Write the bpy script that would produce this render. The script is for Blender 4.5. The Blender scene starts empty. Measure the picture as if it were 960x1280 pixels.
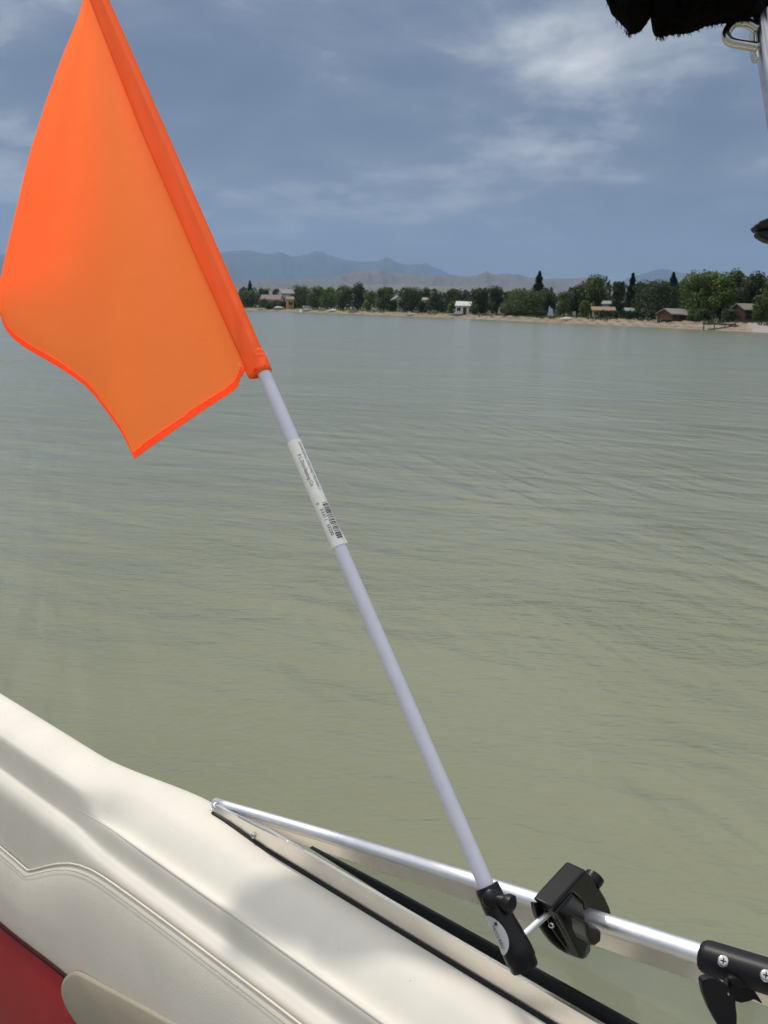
import bpy, bmesh, math, random
from mathutils import Vector as V, Matrix
R = math.radians
SC = bpy.context.scene
COL = SC.collection

# ------------------------------------------------------------------ camera
EYE = V((0, 0, 1.6)); FPX = 1230.0
PITCH = math.atan(252 / 1230); ROLL = R(1.5)
fw = V((0, math.cos(PITCH), -math.sin(PITCH)))
r0_ = V((1, 0, 0)); u0_ = r0_.cross(fw)
rt = r0_ * math.cos(ROLL) + u0_ * math.sin(ROLL)
up = u0_ * math.cos(ROLL) - r0_ * math.sin(ROLL)
cam = bpy.data.cameras.new('camera'); camo = bpy.data.objects.new('camera', cam); COL.objects.link(camo)
m = Matrix((rt, up, -fw)).transposed().to_4x4(); m.translation = EYE; camo.matrix_world = m
cam.sensor_fit = 'VERTICAL'; cam.sensor_height = 24; cam.lens = 24 * FPX / 1280
cam.clip_start = .02; cam.clip_end = 80000
cam.dof.use_dof = True; cam.dof.focus_distance = 1.25; cam.dof.aperture_fstop = 16
SC.camera = camo

# ------------------------------------------------------------------ light
LX, LY = .46, -.40                                   # shadow shift per metre of drop
sun = bpy.data.lights.new('sun', 'SUN'); sun.energy = 2.15; sun.angle = R(2.0); sun.color = (1, .955, .88)
suno = bpy.data.objects.new('sun', sun); COL.objects.link(suno)
suno.rotation_euler = V((LX, LY, -1)).to_track_quat('-Z', 'Y').to_euler()
W = bpy.data.worlds.new('World'); SC.world = W; W.use_nodes = True
SC.view_settings.view_transform = 'Standard'; SC.view_settings.look = 'None'
SC.view_settings.exposure = 0.0; SC.view_settings.gamma = 1

def world():
    nt = W.node_tree; nt.nodes.clear(); N = nt.nodes.new; L = nt.links.new
    def math_(op, a, b=None, clamp=False):
        n = N('ShaderNodeMath'); n.operation = op; n.use_clamp = clamp
        for i, v in enumerate((a, b)):
            if v is None: continue
            if isinstance(v, (int, float)): n.inputs[i].default_value = v
            else: L(v, n.inputs[i])
        return n.outputs[0]
    tc = N('ShaderNodeTexCoord'); nz = N('ShaderNodeVectorMath'); nz.operation = 'NORMALIZE'
    L(tc.outputs['Generated'], nz.inputs[0])
    sp = N('ShaderNodeSeparateXYZ'); L(nz.outputs[0], sp.inputs[0])
    z = math_('MAXIMUM', sp.outputs[2], 0.0)
    den = math_('ADD', z, .22)
    cb = N('ShaderNodeCombineXYZ')
    L(math_('DIVIDE', sp.outputs[0], den), cb.inputs[0]); L(math_('DIVIDE', sp.outputs[1], den), cb.inputs[1])
    def noise(scale, det, rough, off, dist=0.0, sy=1.0):
        mp = N('ShaderNodeMapping'); mp.inputs['Location'].default_value = off
        mp.inputs['Scale'].default_value = (scale, scale * sy, scale)
        L(cb.outputs[0], mp.inputs[0])
        n = N('ShaderNodeTexNoise'); n.inputs['Scale'].default_value = 1; n.inputs['Detail'].default_value = det
        n.inputs['Roughness'].default_value = rough; n.inputs['Distortion'].default_value = dist
        L(mp.outputs[0], n.inputs['Vector']); return n.outputs['Fac']
    n1 = noise(1.35, 8, .54, (SKYX, SKYY, 0), .25, 1.0)
    n2 = noise(4.4, 6, .62, (7.3, 1.9, 0), .2, 1.0)
    n3 = noise(.55, 2, .5, (SKYX * 2, 5.1, 0), 0, 1.0)
    mixv = math_('ADD', math_('ADD', math_('MULTIPLY', n1, .62), math_('MULTIPLY', n2, .20)), math_('MULTIPLY', n3, .18))
    cr = N('ShaderNodeValToRGB'); e = cr.color_ramp.elements
    e[0].position = .40; e[0].color = (.098, .128, .205, 1)
    e[1].position = .675; e[1].color = (.80, .80, .80, 1)
    for p, c in ((.475, (.126, .158, .243, 1)), (.53, (.175, .210, .292, 1)), (.595, (.42, .445, .49, 1))):
        x = e.new(p); x.color = c
    L(math_('ADD', mixv, math_('SUBTRACT', math_('MULTIPLY', z, .33), .029)), cr.inputs[0])
    # overcast sky: luminance rises from the horizon to the zenith as (1 + 2 sin elevation)
    cie = math_('MULTIPLY', math_('ADD', math_('MULTIPLY', z, .75), 1.0), .95)
    sc = N('ShaderNodeVectorMath'); sc.operation = 'SCALE'; L(cr.outputs[0], sc.inputs[0]); L(cie, sc.inputs['Scale'])
    # pale air low over the horizon
    hzf = math_('MULTIPLY', math_('POWER', 2.718, math_('MULTIPLY', z, -22.0)), .62)
    mh = N('ShaderNodeMix'); mh.data_type = 'RGBA'; L(hzf, mh.inputs[0]); L(sc.outputs[0], mh.inputs[6]); mh.inputs[7].default_value = (.335, .35, .40, 1)
    sky = N('ShaderNodeTexSky'); sky.sky_type = 'NISHITA'; sky.sun_disc = False
    sky.sun_elevation = math.atan(1 / math.hypot(LX, LY)); sky.sun_rotation = math.atan2(-LX, -LY)
    sky.dust_density = 2.0
    b1 = N('ShaderNodeBackground'); L(sky.outputs[0], b1.inputs[0]); b1.inputs[1].default_value = .06
    b2 = N('ShaderNodeBackground'); L(mh.outputs[2], b2.inputs[0]); b2.inputs[1].default_value = 1.0
    mx = N('ShaderNodeMixShader'); mx.inputs[0].default_value = .88
    L(b1.outputs[0], mx.inputs[1]); L(b2.outputs[0], mx.inputs[2])
    o = N('ShaderNodeOutputWorld'); L(mx.outputs[0], o.inputs[0])
SKYX, SKYY = 3.1, 0.4
world()

# ------------------------------------------------------------------ helpers
def ray(x, y): return fw + rt * ((x - 480) / FPX) + up * ((640 - y) / FPX)
def U(x, y, d): return EYE + ray(x, y) * d
def Uz(x, y, z):
    q = ray(x, y); return EYE + q * ((z - EYE.z) / q.z)
AFT = ray(-830, 360); AFT.z = 0; AFT.normalize()
BOW = -AFT; OUT = V((-BOW.y, BOW.x, 0))
def B(s, t, z): return BOW * s + OUT * t + V((0, 0, z))
def Ut(x, y, t):
    q = ray(x, y); return EYE + q * (t / q.dot(OUT))
def Us(x, y, s):
    q = ray(x, y); return EYE + q * (s / q.dot(BOW))
def st(P): return P.dot(BOW), P.dot(OUT), P.z
def lerp(a, b, k): return a + (b - a) * k
def interp(x, pts):
    if x <= pts[0][0]: return pts[0][1]
    for (a, va), (b, vb) in zip(pts, pts[1:]):
        if x <= b: return va + (vb - va) * (x - a) / (b - a)
    return pts[-1][1]
def smooth(k): k = max(0, min(1, k)); return k * k * (3 - 2 * k)

def root_loc(o):
    while o.parent: o = o.parent
    return V(o.location)
def mk(name, vs, fs, mat, parent=None, loc=None, shade=True, kind=None, mats=None):
    me = bpy.data.meshes.new(name)
    base = root_loc(parent) if parent else V(loc or (0, 0, 0))
    me.from_pydata([tuple(V(v) - base) for v in vs], [], fs)
    me.materials.append(mat)
    if shade: me.polygons.foreach_set('use_smooth', [True] * len(me.polygons))
    me.update()
    o = bpy.data.objects.new(name, me); COL.objects.link(o)
    if parent: o.parent = parent
    else: o.location = base
    if kind: o['kind'] = kind
    return o
def tag(o, label, cat=None, group=None):
    o['label'] = label
    if cat: o['category'] = cat
    if group: o['group'] = group
    return o
def thing(name, loc, label, cat, group=None):
    o = bpy.data.objects.new(name, None); COL.objects.link(o); o.location = loc
    o.empty_display_size = .1
    return tag(o, label, cat, group)
def fixn(o):
    bm = bmesh.new(); bm.from_mesh(o.data); bmesh.ops.recalc_face_normals(bm, faces=bm.faces); bm.to_mesh(o.data); bm.free(); return o
def bevel(o, w, seg=2, ang=30):
    md = o.modifiers.new('bevel', 'BEVEL'); md.width = w; md.segments = seg; md.limit_method = 'ANGLE'; md.angle_limit = R(ang)
    md.harden_normals = False; return o
def sharp(o, ang=35):
    o.data.set_sharp_from_angle(angle=R(ang)); return o

class M_:
    def __init__(s): s.v = []; s.f = []
    def add(s, vs, fs):
        n = len(s.v); s.v += [V(q) for q in vs]; s.f += [tuple(i + n for i in q) for q in fs]; return s
    def box(s, c, ax, ay, az):
        c, ax, ay, az = V(c), V(ax), V(ay), V(az)
        vs = [c + ax * i + ay * j + az * k for k in (-1, 1) for j in (-1, 1) for i in (-1, 1)]
        return s.add(vs, [(0, 2, 3, 1), (4, 5, 7, 6), (0, 1, 5, 4), (2, 6, 7, 3), (0, 4, 6, 2), (1, 3, 7, 5)])
    def tube(s, pts, rad, n=16, cap=True, ref=None):
        pts = [V(q) for q in pts]; rings = []
        rads = rad if isinstance(rad, (list, tuple)) else [rad] * len(pts)
        prev = None
        for i, q in enumerate(pts):
            d = (pts[min(i + 1, len(pts) - 1)] - pts[max(i - 1, 0)]).normalized()
            if prev is None:
                a = d.orthogonal().normalized() if ref is None else (V(ref) - d * V(ref).dot(d)).normalized()
            else: a = (prev - d * prev.dot(d)).normalized()
            prev = a; b = d.cross(a)
            rings.append([q + (a * math.cos(2 * math.pi * k / n) + b * math.sin(2 * math.pi * k / n)) * rads[i] for k in range(n)])
        n0 = len(s.v)
        for r in rings: s.v += r
        for i in range(len(rings) - 1):
            for k in range(n):
                s.f.append((n0 + i * n + k, n0 + i * n + (k + 1) % n, n0 + (i + 1) * n + (k + 1) % n, n0 + (i + 1) * n + k))
        if cap:
            s.f.append(tuple(n0 + k for k in range(n))[::-1]); s.f.append(tuple(n0 + (len(rings) - 1) * n + k for k in range(n)))
        return s
    def grid(s, rows, flip=False):
        n0 = len(s.v); w = len(rows[0])
        for r in rows: s.v += [V(q) for q in r]
        for i in range(len(rows) - 1):
            for k in range(w - 1):
                q = (n0 + i * w + k, n0 + i * w + k + 1, n0 + (i + 1) * w + k + 1, n0 + (i + 1) * w + k)
                s.f.append(q[::-1] if flip else q)
        return s
    def prism(s, poly, d):
        n = len(poly); poly = [V(q) for q in poly]; d = V(d)
        return s.add(poly + [q + d for q in poly], [tuple(range(n))[::-1], tuple(range(n, 2 * n))] +
                     [(i, (i + 1) % n, n + (i + 1) % n, n + i) for i in range(n)])
    def mk(s, name, mat, parent=None, **k): return mk(name, s.v, s.f, mat, parent, **k)

# ------------------------------------------------------------------ materials
def mat(name, col, rough=.5, metal=0, spec=.5, var=0, vscale=5, bump=0, bscale=40, col2=None, coord='Object', detail=4, objrand=0, coat=0, stretch=None):
    m = bpy.data.materials.new(name); m.use_nodes = True; nt = m.node_tree; N = nt.nodes.new; L = nt.links.new
    p = nt.nodes['Principled BSDF']; p.inputs['Roughness'].default_value = rough; p.inputs['Metallic'].default_value = metal
    p.inputs['Specular IOR Level'].default_value = spec; p.inputs['Base Color'].default_value = (*col, 1)
    if coat: p.inputs['Coat Weight'].default_value = coat; p.inputs['Coat Roughness'].default_value = .12
    tc = N('ShaderNodeTexCoord'); vec = tc.outputs[coord]
    if stretch:
        mp = N('ShaderNodeMapping'); mp.inputs['Scale'].default_value = stretch; L(vec, mp.inputs[0]); vec = mp.outputs[0]
    if var or col2:
        n = N('ShaderNodeTexNoise'); n.inputs['Scale'].default_value = vscale; n.inputs['Detail'].default_value = detail
        n.inputs['Roughness'].default_value = .65; L(vec, n.inputs['Vector'])
        cr = N('ShaderNodeValToRGB'); cr.color_ramp.elements[0].position = .32; cr.color_ramp.elements[1].position = .68
        a = col if col2 else tuple(c * (1 - var) for c in col); b = col2 if col2 else tuple(min(1, c * (1 + var)) for c in col)
        cr.color_ramp.elements[0].color = (*a, 1); cr.color_ramp.elements[1].color = (*b, 1)
        L(n.outputs['Fac'], cr.inputs[0]); out = cr.outputs[0]
        if objrand:
            oi = N('ShaderNodeObjectInfo'); hs = N('ShaderNodeHueSaturation')
            mr = N('ShaderNodeMapRange'); mr.inputs[3].default_value = 1 - objrand; mr.inputs[4].default_value = 1 + objrand
            L(oi.outputs['Random'], mr.inputs[0]); L(mr.outputs[0], hs.inputs['Value']); L(out, hs.inputs['Color']); out = hs.outputs[0]
        L(out, p.inputs['Base Color'])
    if bump:
        n2 = N('ShaderNodeTexNoise'); n2.inputs['Scale'].default_value = bscale; n2.inputs['Detail'].default_value = 5; L(vec, n2.inputs['Vector'])
        bp = N('ShaderNodeBump'); bp.inputs['Strength'].default_value = bump; bp.inputs['Distance'].default_value = .01
        L(n2.outputs['Fac'], bp.inputs['Height']); L(bp.outputs[0], p.inputs['Normal'])
    return m

MT = {}
MT['gelcoat'] = mat('white_gelcoat', (.72, .680, .595), .60, spec=.4, var=.04, vscale=9, bump=.03, bscale=14)
MT['vinyl'] = mat('cream_vinyl', (.75, .70, .605), .48, spec=.35, var=.04, vscale=7, bump=.10, bscale=420)
MT['piping'] = mat('cream_piping', (.70, .65, .55), .5, var=.06, vscale=60)
MT['thread'] = mat('tan_thread', (.36, .30, .22), .8)
MT['red'] = mat('red_vinyl', (.30, .010, .015), .45, spec=.3, var=.12, vscale=6, bump=.10, bscale=420)
MT['beige'] = mat('beige_vinyl', (.35, .31, .24), .6, spec=.3, var=.06, vscale=9, bump=.12, bscale=400)
MT['carpet'] = mat('tan_carpet', (.34, .30, .24), .95, var=.2, vscale=200, bump=.6, bscale=500)
MT['alu'] = mat('polished_aluminium', (.86, .86, .87), .42, metal=1, var=.06, vscale=30, bump=.04, bscale=120)
MT['strip'] = mat('satin_aluminium', (.84, .80, .74), .32, metal=1, var=.05, vscale=25, bump=.03, bscale=150)
MT['steel'] = mat('stainless_steel', (.62, .60, .57), .22, metal=1, var=.1, vscale=50)
MT['rubber'] = mat('black_rubber', (.008, .010, .011), .5, spec=.25, var=.2, vscale=40)
MT['plastic'] = mat('black_plastic', (.006, .006, .007), .36, spec=.28, var=.25, vscale=60, bump=.03, bscale=500)
MT['plastic2'] = mat('black_nylon', (.007, .0065, .009), .40, spec=.30, var=.25, vscale=60, bump=.05, bscale=700)
MT['polewhite'] = mat('white_pvc', (.60, .60, .68), .36, spec=.45, var=.04, vscale=30, bump=.02, bscale=200)
MT['paper'] = mat('sticker_paper', (.79, .775, .73), .6, spec=.3, var=.04, vscale=90)
MT['ink'] = mat('black_ink', (.03, .03, .033), .6)
MT['label'] = mat('silver_label', (.47, .47, .48), .45, var=.05, vscale=90)
MT['canvas'] = mat('black_canvas', (.0045, .0035, .0038), .95, spec=.05, var=.4, vscale=60, bump=.8, bscale=150)
MT['hullwhite'] = mat('hull_white', (.72, .72, .70), .3, var=.04)

def grime(m, amount, scale):
    nt = m.node_tree; N = nt.nodes.new; L = nt.links.new; p = nt.nodes['Principled BSDF']
    src = p.inputs['Base Color'].links[0].from_socket; tc = N('ShaderNodeTexCoord')
    n = N('ShaderNodeTexNoise'); n.inputs['Scale'].default_value = scale; n.inputs['Detail'].default_value = 8; n.inputs['Roughness'].default_value = .75; L(tc.outputs['Object'], n.inputs['Vector'])
    mr = N('ShaderNodeMapRange'); mr.inputs[1].default_value = .60; mr.inputs[2].default_value = .74; mr.inputs[4].default_value = amount; L(n.outputs['Fac'], mr.inputs[0])
    v = N('ShaderNodeTexVoronoi'); v.inputs['Scale'].default_value = scale * 3.2; L(tc.outputs['Object'], v.inputs['Vector'])
    m2 = N('ShaderNodeMapRange'); m2.inputs[1].default_value = .055; m2.inputs[2].default_value = .03; m2.inputs[3].default_value = 0; m2.inputs[4].default_value = .45; L(v.outputs['Distance'], m2.inputs[0])
    mx0 = N('ShaderNodeMath'); mx0.operation = 'MAXIMUM'; L(mr.outputs[0], mx0.inputs[0]); L(m2.outputs[0], mx0.inputs[1])
    mx = N('ShaderNodeMix'); mx.data_type = 'RGBA'; L(mx0.outputs[0], mx.inputs[0]); L(src, mx.inputs[6]); mx.inputs[7].default_value = (.30, .25, .18, 1)
    L(mx.outputs[2], p.inputs['Base Color'])
grime(MT['gelcoat'], .16, 11); grime(MT['vinyl'], .12, 8); grime(MT['polewhite'], .12, 30); grime(MT['beige'], .25, 14)
def cloth(name, col, trans, mixf, rough=.8):
    m = bpy.data.materials.new(name); m.use_nodes = True; nt = m.node_tree; N = nt.nodes.new; L = nt.links.new
    nt.nodes.clear()
    d = N('ShaderNodeBsdfDiffuse'); d.inputs[0].default_value = (*col, 1)
    t = N('ShaderNodeBsdfTranslucent'); t.inputs[0].default_value = (*trans, 1)
    g = N('ShaderNodeBsdfGlossy'); g.inputs['Roughness'].default_value = .45; g.inputs[0].default_value = (1, 1, 1, 1)
    tc = N('ShaderNodeTexCoord')
    wv = N('ShaderNodeTexNoise'); wv.inputs['Scale'].default_value = 900; wv.inputs['Detail'].default_value = 2; L(tc.outputs['Object'], wv.inputs['Vector'])
    wv2 = N('ShaderNodeTexNoise'); wv2.inputs['Scale'].default_value = 14; wv2.inputs['Detail'].default_value = 4; L(tc.outputs['Object'], wv2.inputs['Vector'])
    ad = N('ShaderNodeMath'); ad.operation = 'MULTIPLY_ADD'; ad.inputs[1].default_value = 6.0; L(wv2.outputs['Fac'], ad.inputs[0]); L(wv.outputs['Fac'], ad.inputs[2])
    bp = N('ShaderNodeBump'); bp.inputs['Strength'].default_value = .25; bp.inputs['Distance'].default_value = .0012; L(ad.outputs[0], bp.inputs['Height'])
    for s in (d, t, g): L(bp.outputs[0], s.inputs['Normal'])
    m1 = N('ShaderNodeAddShader'); L(d.outputs[0], m1.inputs[0]); L(t.outputs[0], m1.inputs[1])
    m2 = N('ShaderNodeMixShader'); m2.inputs[0].default_value = .025; L(m1.outputs[0], m2.inputs[1]); L(g.outputs[0], m2.inputs[2])
    o = N('ShaderNodeOutputMaterial'); L(m2.outputs[0], o.inputs[0]); return m
MT['flag'] = cloth('orange_nylon', (.98, .200, .040), (.60, .140, .024), 0)
MT['hem'] = cloth('orange_nylon_doubled', (.88, .125, .016), (.42, .050, .003), 0)
MT['othread'] = cloth('orange_thread', (.9, .26, .07), (.2, .05, .01), 0)

def glass():
    m = bpy.data.materials.new('windshield_glass'); m.use_nodes = True; nt = m.node_tree; N = nt.nodes.new; L = nt.links.new
    nt.nodes.clear()
    t = N('ShaderNodeBsdfTransparent'); t.inputs[0].default_value = (.93, .95, .93, 1)
    g = N('ShaderNodeBsdfGlossy'); g.inputs['Roughness'].default_value = .015
    lw = N('ShaderNodeLayerWeight'); lw.inputs[0].default_value = .5       # Schlick reflectance, same from both faces
    pw = N('ShaderNodeMath'); pw.operation = 'POWER'; pw.inputs[1].default_value = 5; L(lw.outputs['Facing'], pw.inputs[0])
    sk = N('ShaderNodeMath'); sk.operation = 'MULTIPLY_ADD'; sk.inputs[1].default_value = .95; sk.inputs[2].default_value = .045; L(pw.outputs[0], sk.inputs[0])
    mx = N('ShaderNodeMixShader'); L(sk.outputs[0], mx.inputs[0]); L(t.outputs[0], mx.inputs[1]); L(g.outputs[0], mx.inputs[2])
    # thin film of dust and dried spray
    tc = N('ShaderNodeTexCoord'); n = N('ShaderNodeTexNoise'); n.inputs['Scale'].default_value = 12; n.inputs['Detail'].default_value = 6
    L(tc.outputs['Object'], n.inputs['Vector'])
    mr = N('ShaderNodeMapRange'); mr.inputs[1].default_value = .35; mr.inputs[2].default_value = .75; mr.inputs[3].default_value = .09; mr.inputs[4].default_value = .20
    L(n.outputs['Fac'], mr.inputs[0])
    d = N('ShaderNodeBsdfDiffuse'); d.inputs[0].default_value = (.62, .60, .52, 1)
    m2 = N('ShaderNodeMixShader'); L(mr.outputs[0], m2.inputs[0]); L(mx.outputs[0], m2.inputs[1]); L(d.outputs[0], m2.inputs[2])
    o = N('ShaderNodeOutputMaterial'); L(m2.outputs[0], o.inputs[0]); return m
MT['glass'] = glass()

def water_mat():
    m = bpy.data.materials.new('lake_water'); m.use_nodes = True; nt = m.node_tree; N = nt.nodes.new; L = nt.links.new
    p = nt.nodes['Principled BSDF']; p.inputs['Roughness'].default_value = .17; p.inputs['IOR'].default_value = 1.333
    p.inputs['Base Color'].default_value = (.138, .142, .066, 1)
    tc = N('ShaderNodeTexCoord')
    def noise(sx, sy, rot, det, rough=.5, dist=0):
        vr = N('ShaderNodeVectorRotate'); vr.rotation_type = 'Z_AXIS'; vr.inputs['Angle'].default_value = R(rot); L(tc.outputs['Object'], vr.inputs['Vector'])
        mp = N('ShaderNodeMapping'); mp.inputs['Scale'].default_value = (sx, sy, 1); L(vr.outputs[0], mp.inputs[0])
        n = N('ShaderNodeTexNoise'); n.inputs['Scale'].default_value = 1; n.inputs['Detail'].default_value = det; n.inputs['Roughness'].default_value = rough
        n.inputs['Distortion'].default_value = dist; L(mp.outputs[0], n.inputs['Vector']); return n.outputs['Fac']
    def mul(a, b):
        n = N('ShaderNodeMath'); n.operation = 'MULTIPLY'
        for i, v in enumerate((a, b)):
            if isinstance(v, (int, float)): n.inputs[i].default_value = v
            else: L(v, n.inputs[i])
        return n.outputs[0]
    def add(a, b):
        n = N('ShaderNodeMath'); n.operation = 'ADD'; L(a, n.inputs[0]); L(b, n.inputs[1]); return n.outputs[0]
    # muddy plankton patches in the water body
    cr = N('ShaderNodeValToRGB'); cr.color_ramp.elements[0].position = .3; cr.color_ramp.elements[1].position = .7
    cr.color_ramp.elements[0].color = (.186, .193, .117, 1); cr.color_ramp.elements[1].color = (.214, .220, .143, 1)
    L(noise(.35, .35, 0, 3), cr.inputs[0]); L(cr.outputs[0], p.inputs['Base Color'])
    swell = mul(noise(.8, 2.0, 28, 2, .45, .3), .055)                     # long low undulation
    rip = mul(noise(4.0, 8.0, 8, 2, .5, .3), .0140)                       # wind ripples
    fine = mul(noise(15, 34, -4, 2, .5, .2), .0055)                       # capillary ripples
    gust = N('ShaderNodeMapRange'); gust.inputs[1].default_value = .40; gust.inputs[2].default_value = .64; gust.inputs[3].default_value = .55; gust.inputs[4].default_value = 1.6
    L(noise(.10, .26, 12, 4, .6, .5), gust.inputs[0])
    train = mul(noise(.55, 4.6, 72, 2, .45, .25), .055)                   # an old wake crossing from the right
    msk = N('ShaderNodeMapRange'); msk.inputs[1].default_value = .42; msk.inputs[2].default_value = .62; L(noise(.28, .28, 30, 3, .55, .3), msk.inputs[0])
    h = add(add(swell, mul(add(rip, fine), gust.outputs[0])), mul(train, msk.outputs[0]))
    bp = N('ShaderNodeBump'); bp.inputs['Strength'].default_value = 1; bp.inputs['Distance'].default_value = 1.0
    L(h, bp.inputs['Height']); L(bp.outputs[0], p.inputs['Normal'])
    return m
MT['water'] = water_mat()
MT['sand'] = mat('shore_sand', (.19, .145, .105), .95, spec=.2, col2=(.33, .255, .19), vscale=.35, bump=.5, bscale=3, detail=7)
MT['grass'] = mat('dry_grass', (.15, .13, .065), .95, spec=.1, col2=(.08, .10, .035), vscale=.06, bump=.5, bscale=1, detail=8)
MT['mountain'] = mat('forest_mountain', (.035, .05, .045), .95, spec=.05, col2=(.065, .075, .06), vscale=.0016, detail=8)
MT['foothill'] = mat('dry_foothill', (.10, .08, .06), .95, spec=.05, col2=(.17, .135, .10), vscale=.0035, detail=8)
MT['plain'] = mat('tan_plain', (.13, .11, .075), .95, spec=.05, col2=(.20, .17, .12), vscale=.006, detail=8)
MT['bark'] = mat('bark', (.06, .045, .032), .95, var=.3, vscale=6, bump=.6, bscale=12)

def leafmat(name, c1, c2):
    m = mat(name, c1, .6, spec=.15, col2=c2, vscale=.9, detail=3, objrand=.18)
    p = m.node_tree.nodes['Principled BSDF']; nt = m.node_tree
    t = nt.nodes.new('ShaderNodeBsdfTranslucent'); mx = nt.nodes.new('ShaderNodeMixShader'); mx.inputs[0].default_value = .22
    src = p.inputs['Base Color'].links[0].from_socket; nt.links.new(src, t.inputs[0])
    o = nt.nodes['Material Output']; nt.links.new(p.outputs[0], mx.inputs[1]); nt.links.new(t.outputs[0], mx.inputs[2]); nt.links.new(mx.outputs[0], o.inputs[0])
    return m
MT['leaf_green'] = leafmat('leaves_mid_green', (.044, .066, .019), (.100, .136, .038))
MT['leaf_dark'] = leafmat('leaves_dark_green', (.025, .041, .015), (.060, .084, .028))
MT['leaf_bright'] = leafmat('leaves_bright_green', (.070, .108, .021), (.145, .195, .043))
MT['leaf_con'] = leafmat('needles_blue_green', (.010, .020, .014), (.022, .038, .024))
MT['leaf_olive'] = leafmat('leaves_grey_olive', (.070, .082, .040), (.125, .135, .07))

# ------------------------------------------------------------------ lake, shore, hills
def az_px(x):
    q = ray(x, interp(x, [(0, 375.4), (960, 400.6)])); return math.degrees(math.atan2(q.x, q.y))
SHORE = [(-180, 420), (-150, 520), (-110, 700), (-70, 820), (-40, 760), (-22, 640), (-14, 540), (-8.0, 456), (-4, 380), (.62, 312), (5, 252), (9.68, 203), (14.9, 172), (20.7, 141), (28, 122), (40, 115), (60, 125), (90, 170), (120, 240), (150, 330), (180, 420)]
def shore(a):
    r = (interp(a - 1.2, SHORE) + interp(a, SHORE) * 2 + interp(a + 1.2, SHORE)) / 4
    return r + (math.sin(a * 2.3) * 1.2 + math.sin(a * 5.9 + 1) * .7 + math.sin(a * 17.3) * .35) * r / 250
BANK = [(-40, -2.5), (-12, -.8), (0, 0), (2.5, .16), (5, .42), (8, .66), (11, 1.02), (13, 1.22), (18, 1.36), (60, 1.6), (200, 2.2), (1000, 3.0)]
def gz(a, r):
    d = r - shore(a); return interp(d, BANK) + .07 * math.sin(a * 9 + d * .3) * smooth(d / 8)
def polar(a, r, z): return V((r * math.sin(R(a)), r * math.cos(R(a)), z))
AZ = []
a = -180.0
while a < 180:
    AZ.append(a); a += .2 if -26 < a < 32 else 3.0
def sheet(name, offs, matr, absr=None):
    rows = []
    for a in AZ + [180.0]:
        r0 = shore(a); row = []
        for d in offs:
            r = (d * r0 / -1000) if d < -500 else r0 + d
            row.append(polar(a, max(r, .01), gz(a, r) if d > -500 else -3.0))
        rows.append(row)
    o = M_().grid(rows).mk(name, matr); o['kind'] = 'structure'; return fixn(o)
ground = sheet('ground', [-501, -800, -40, -13, 0, 5, 10.5, 12, 14, 18, 26, 40, 70, 140, 300, 900, 3000, 9000, 20000], MT['grass'])
tag(ground, 'dry grassy ground behind the lake shore running out to the hills')
rows = []
for a in AZ + [180.0]:
    r0 = shore(a); row = []
    top = 11.5 + 1.6 * math.sin(a * 3.1) + 1.1 * math.sin(a * 8.3 + 2)
    for d in (-12, -5, -1, 0, 1.2, 2.5, 4, 5.5, 7, 8.5, 10, top):
        row.append(polar(a, r0 + d, gz(a, r0 + d) + (.05 if d < 10.5 else .02) + .05 * math.sin(a * 31 + d * 2.1)))
    rows.append(row)
beach = fixn(M_().grid(rows).mk('beach', MT['sand'])); beach['kind'] = 'structure'
rows = [[polar(a, max(.001, shore(a) * k + 5 * (k == 1)), 0) for k in (0, .004, .02, .08, .3, .7, 1)] for a in AZ + [180.0]]
water = fixn(M_().grid(rows).mk('lake_water', MT['water'])); water['kind'] = 'structure'
for o in (ground, beach, water):
    if o.data.polygons[len(o.data.polygons) // 2].normal.z < 0: o.data.flip_normals()

def fbm(x, y, seed):
    v = 0; amp = 1; f = 1
    for k in range(5):
        v += amp * math.sin(x * f * 1.7 + seed * 1.3 + k * 2.1 + 1.5 * math.sin(y * f * 1.1 + k)) * math.sin(y * f * 1.3 + seed + k * 1.7 + 1.2 * math.sin(x * f * .9 - k)); amp *= .5; f *= 2.03
    return v
def ridge(name, prof, dist, depth, matr, label, seed, rough, foot=0.0):
    """A hill range: its crest seen at the given image rows when it stands dist metres away."""
    x0, x1 = prof[0][0], prof[-1][0]; n = int((x1 - x0) / 2.2); rows = []
    J = 26
    for i in range(n + 1):
        px = lerp(x0, x1, i / n); py = sum(interp(px + 3.2 * k_, prof) for k_ in range(-4, 5)) / 9
        q = ray(px, py); k = dist / math.hypot(q.x, q.y); crest = EYE + q * k
        dirh = V((q.x, q.y, 0)).normalized(); hz = crest.z; row = []
        for j in range(J + 1):
            w = j / J; off = lerp(-depth, depth * .6, w); c = -off / depth if off < 0 else off / (depth * .6)
            prof_h = (1 - smooth(c)) if off < 0 else 1 - c * c
            spur = 1 + .16 * fbm(px * .055 + w * .7, w * 5.5, seed) * min(1, c * 3)
            z = hz * prof_h * spur + rough * fbm(px * .12, w * 9, seed + 3) * min(1, c * 4) * prof_h
            row.append(V((crest.x, crest.y, 0)) + dirh * off + V((0, 0, max(z, -2) + foot * prof_h * 0)))
        rows.append(row)
    o = fixn(M_().grid(rows).mk(name, matr)); o['kind'] = 'structure'; o['label'] = label
    if sum(p.normal.z for p in o.data.polygons) < 0: o.data.flip_normals()
    return o
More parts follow.
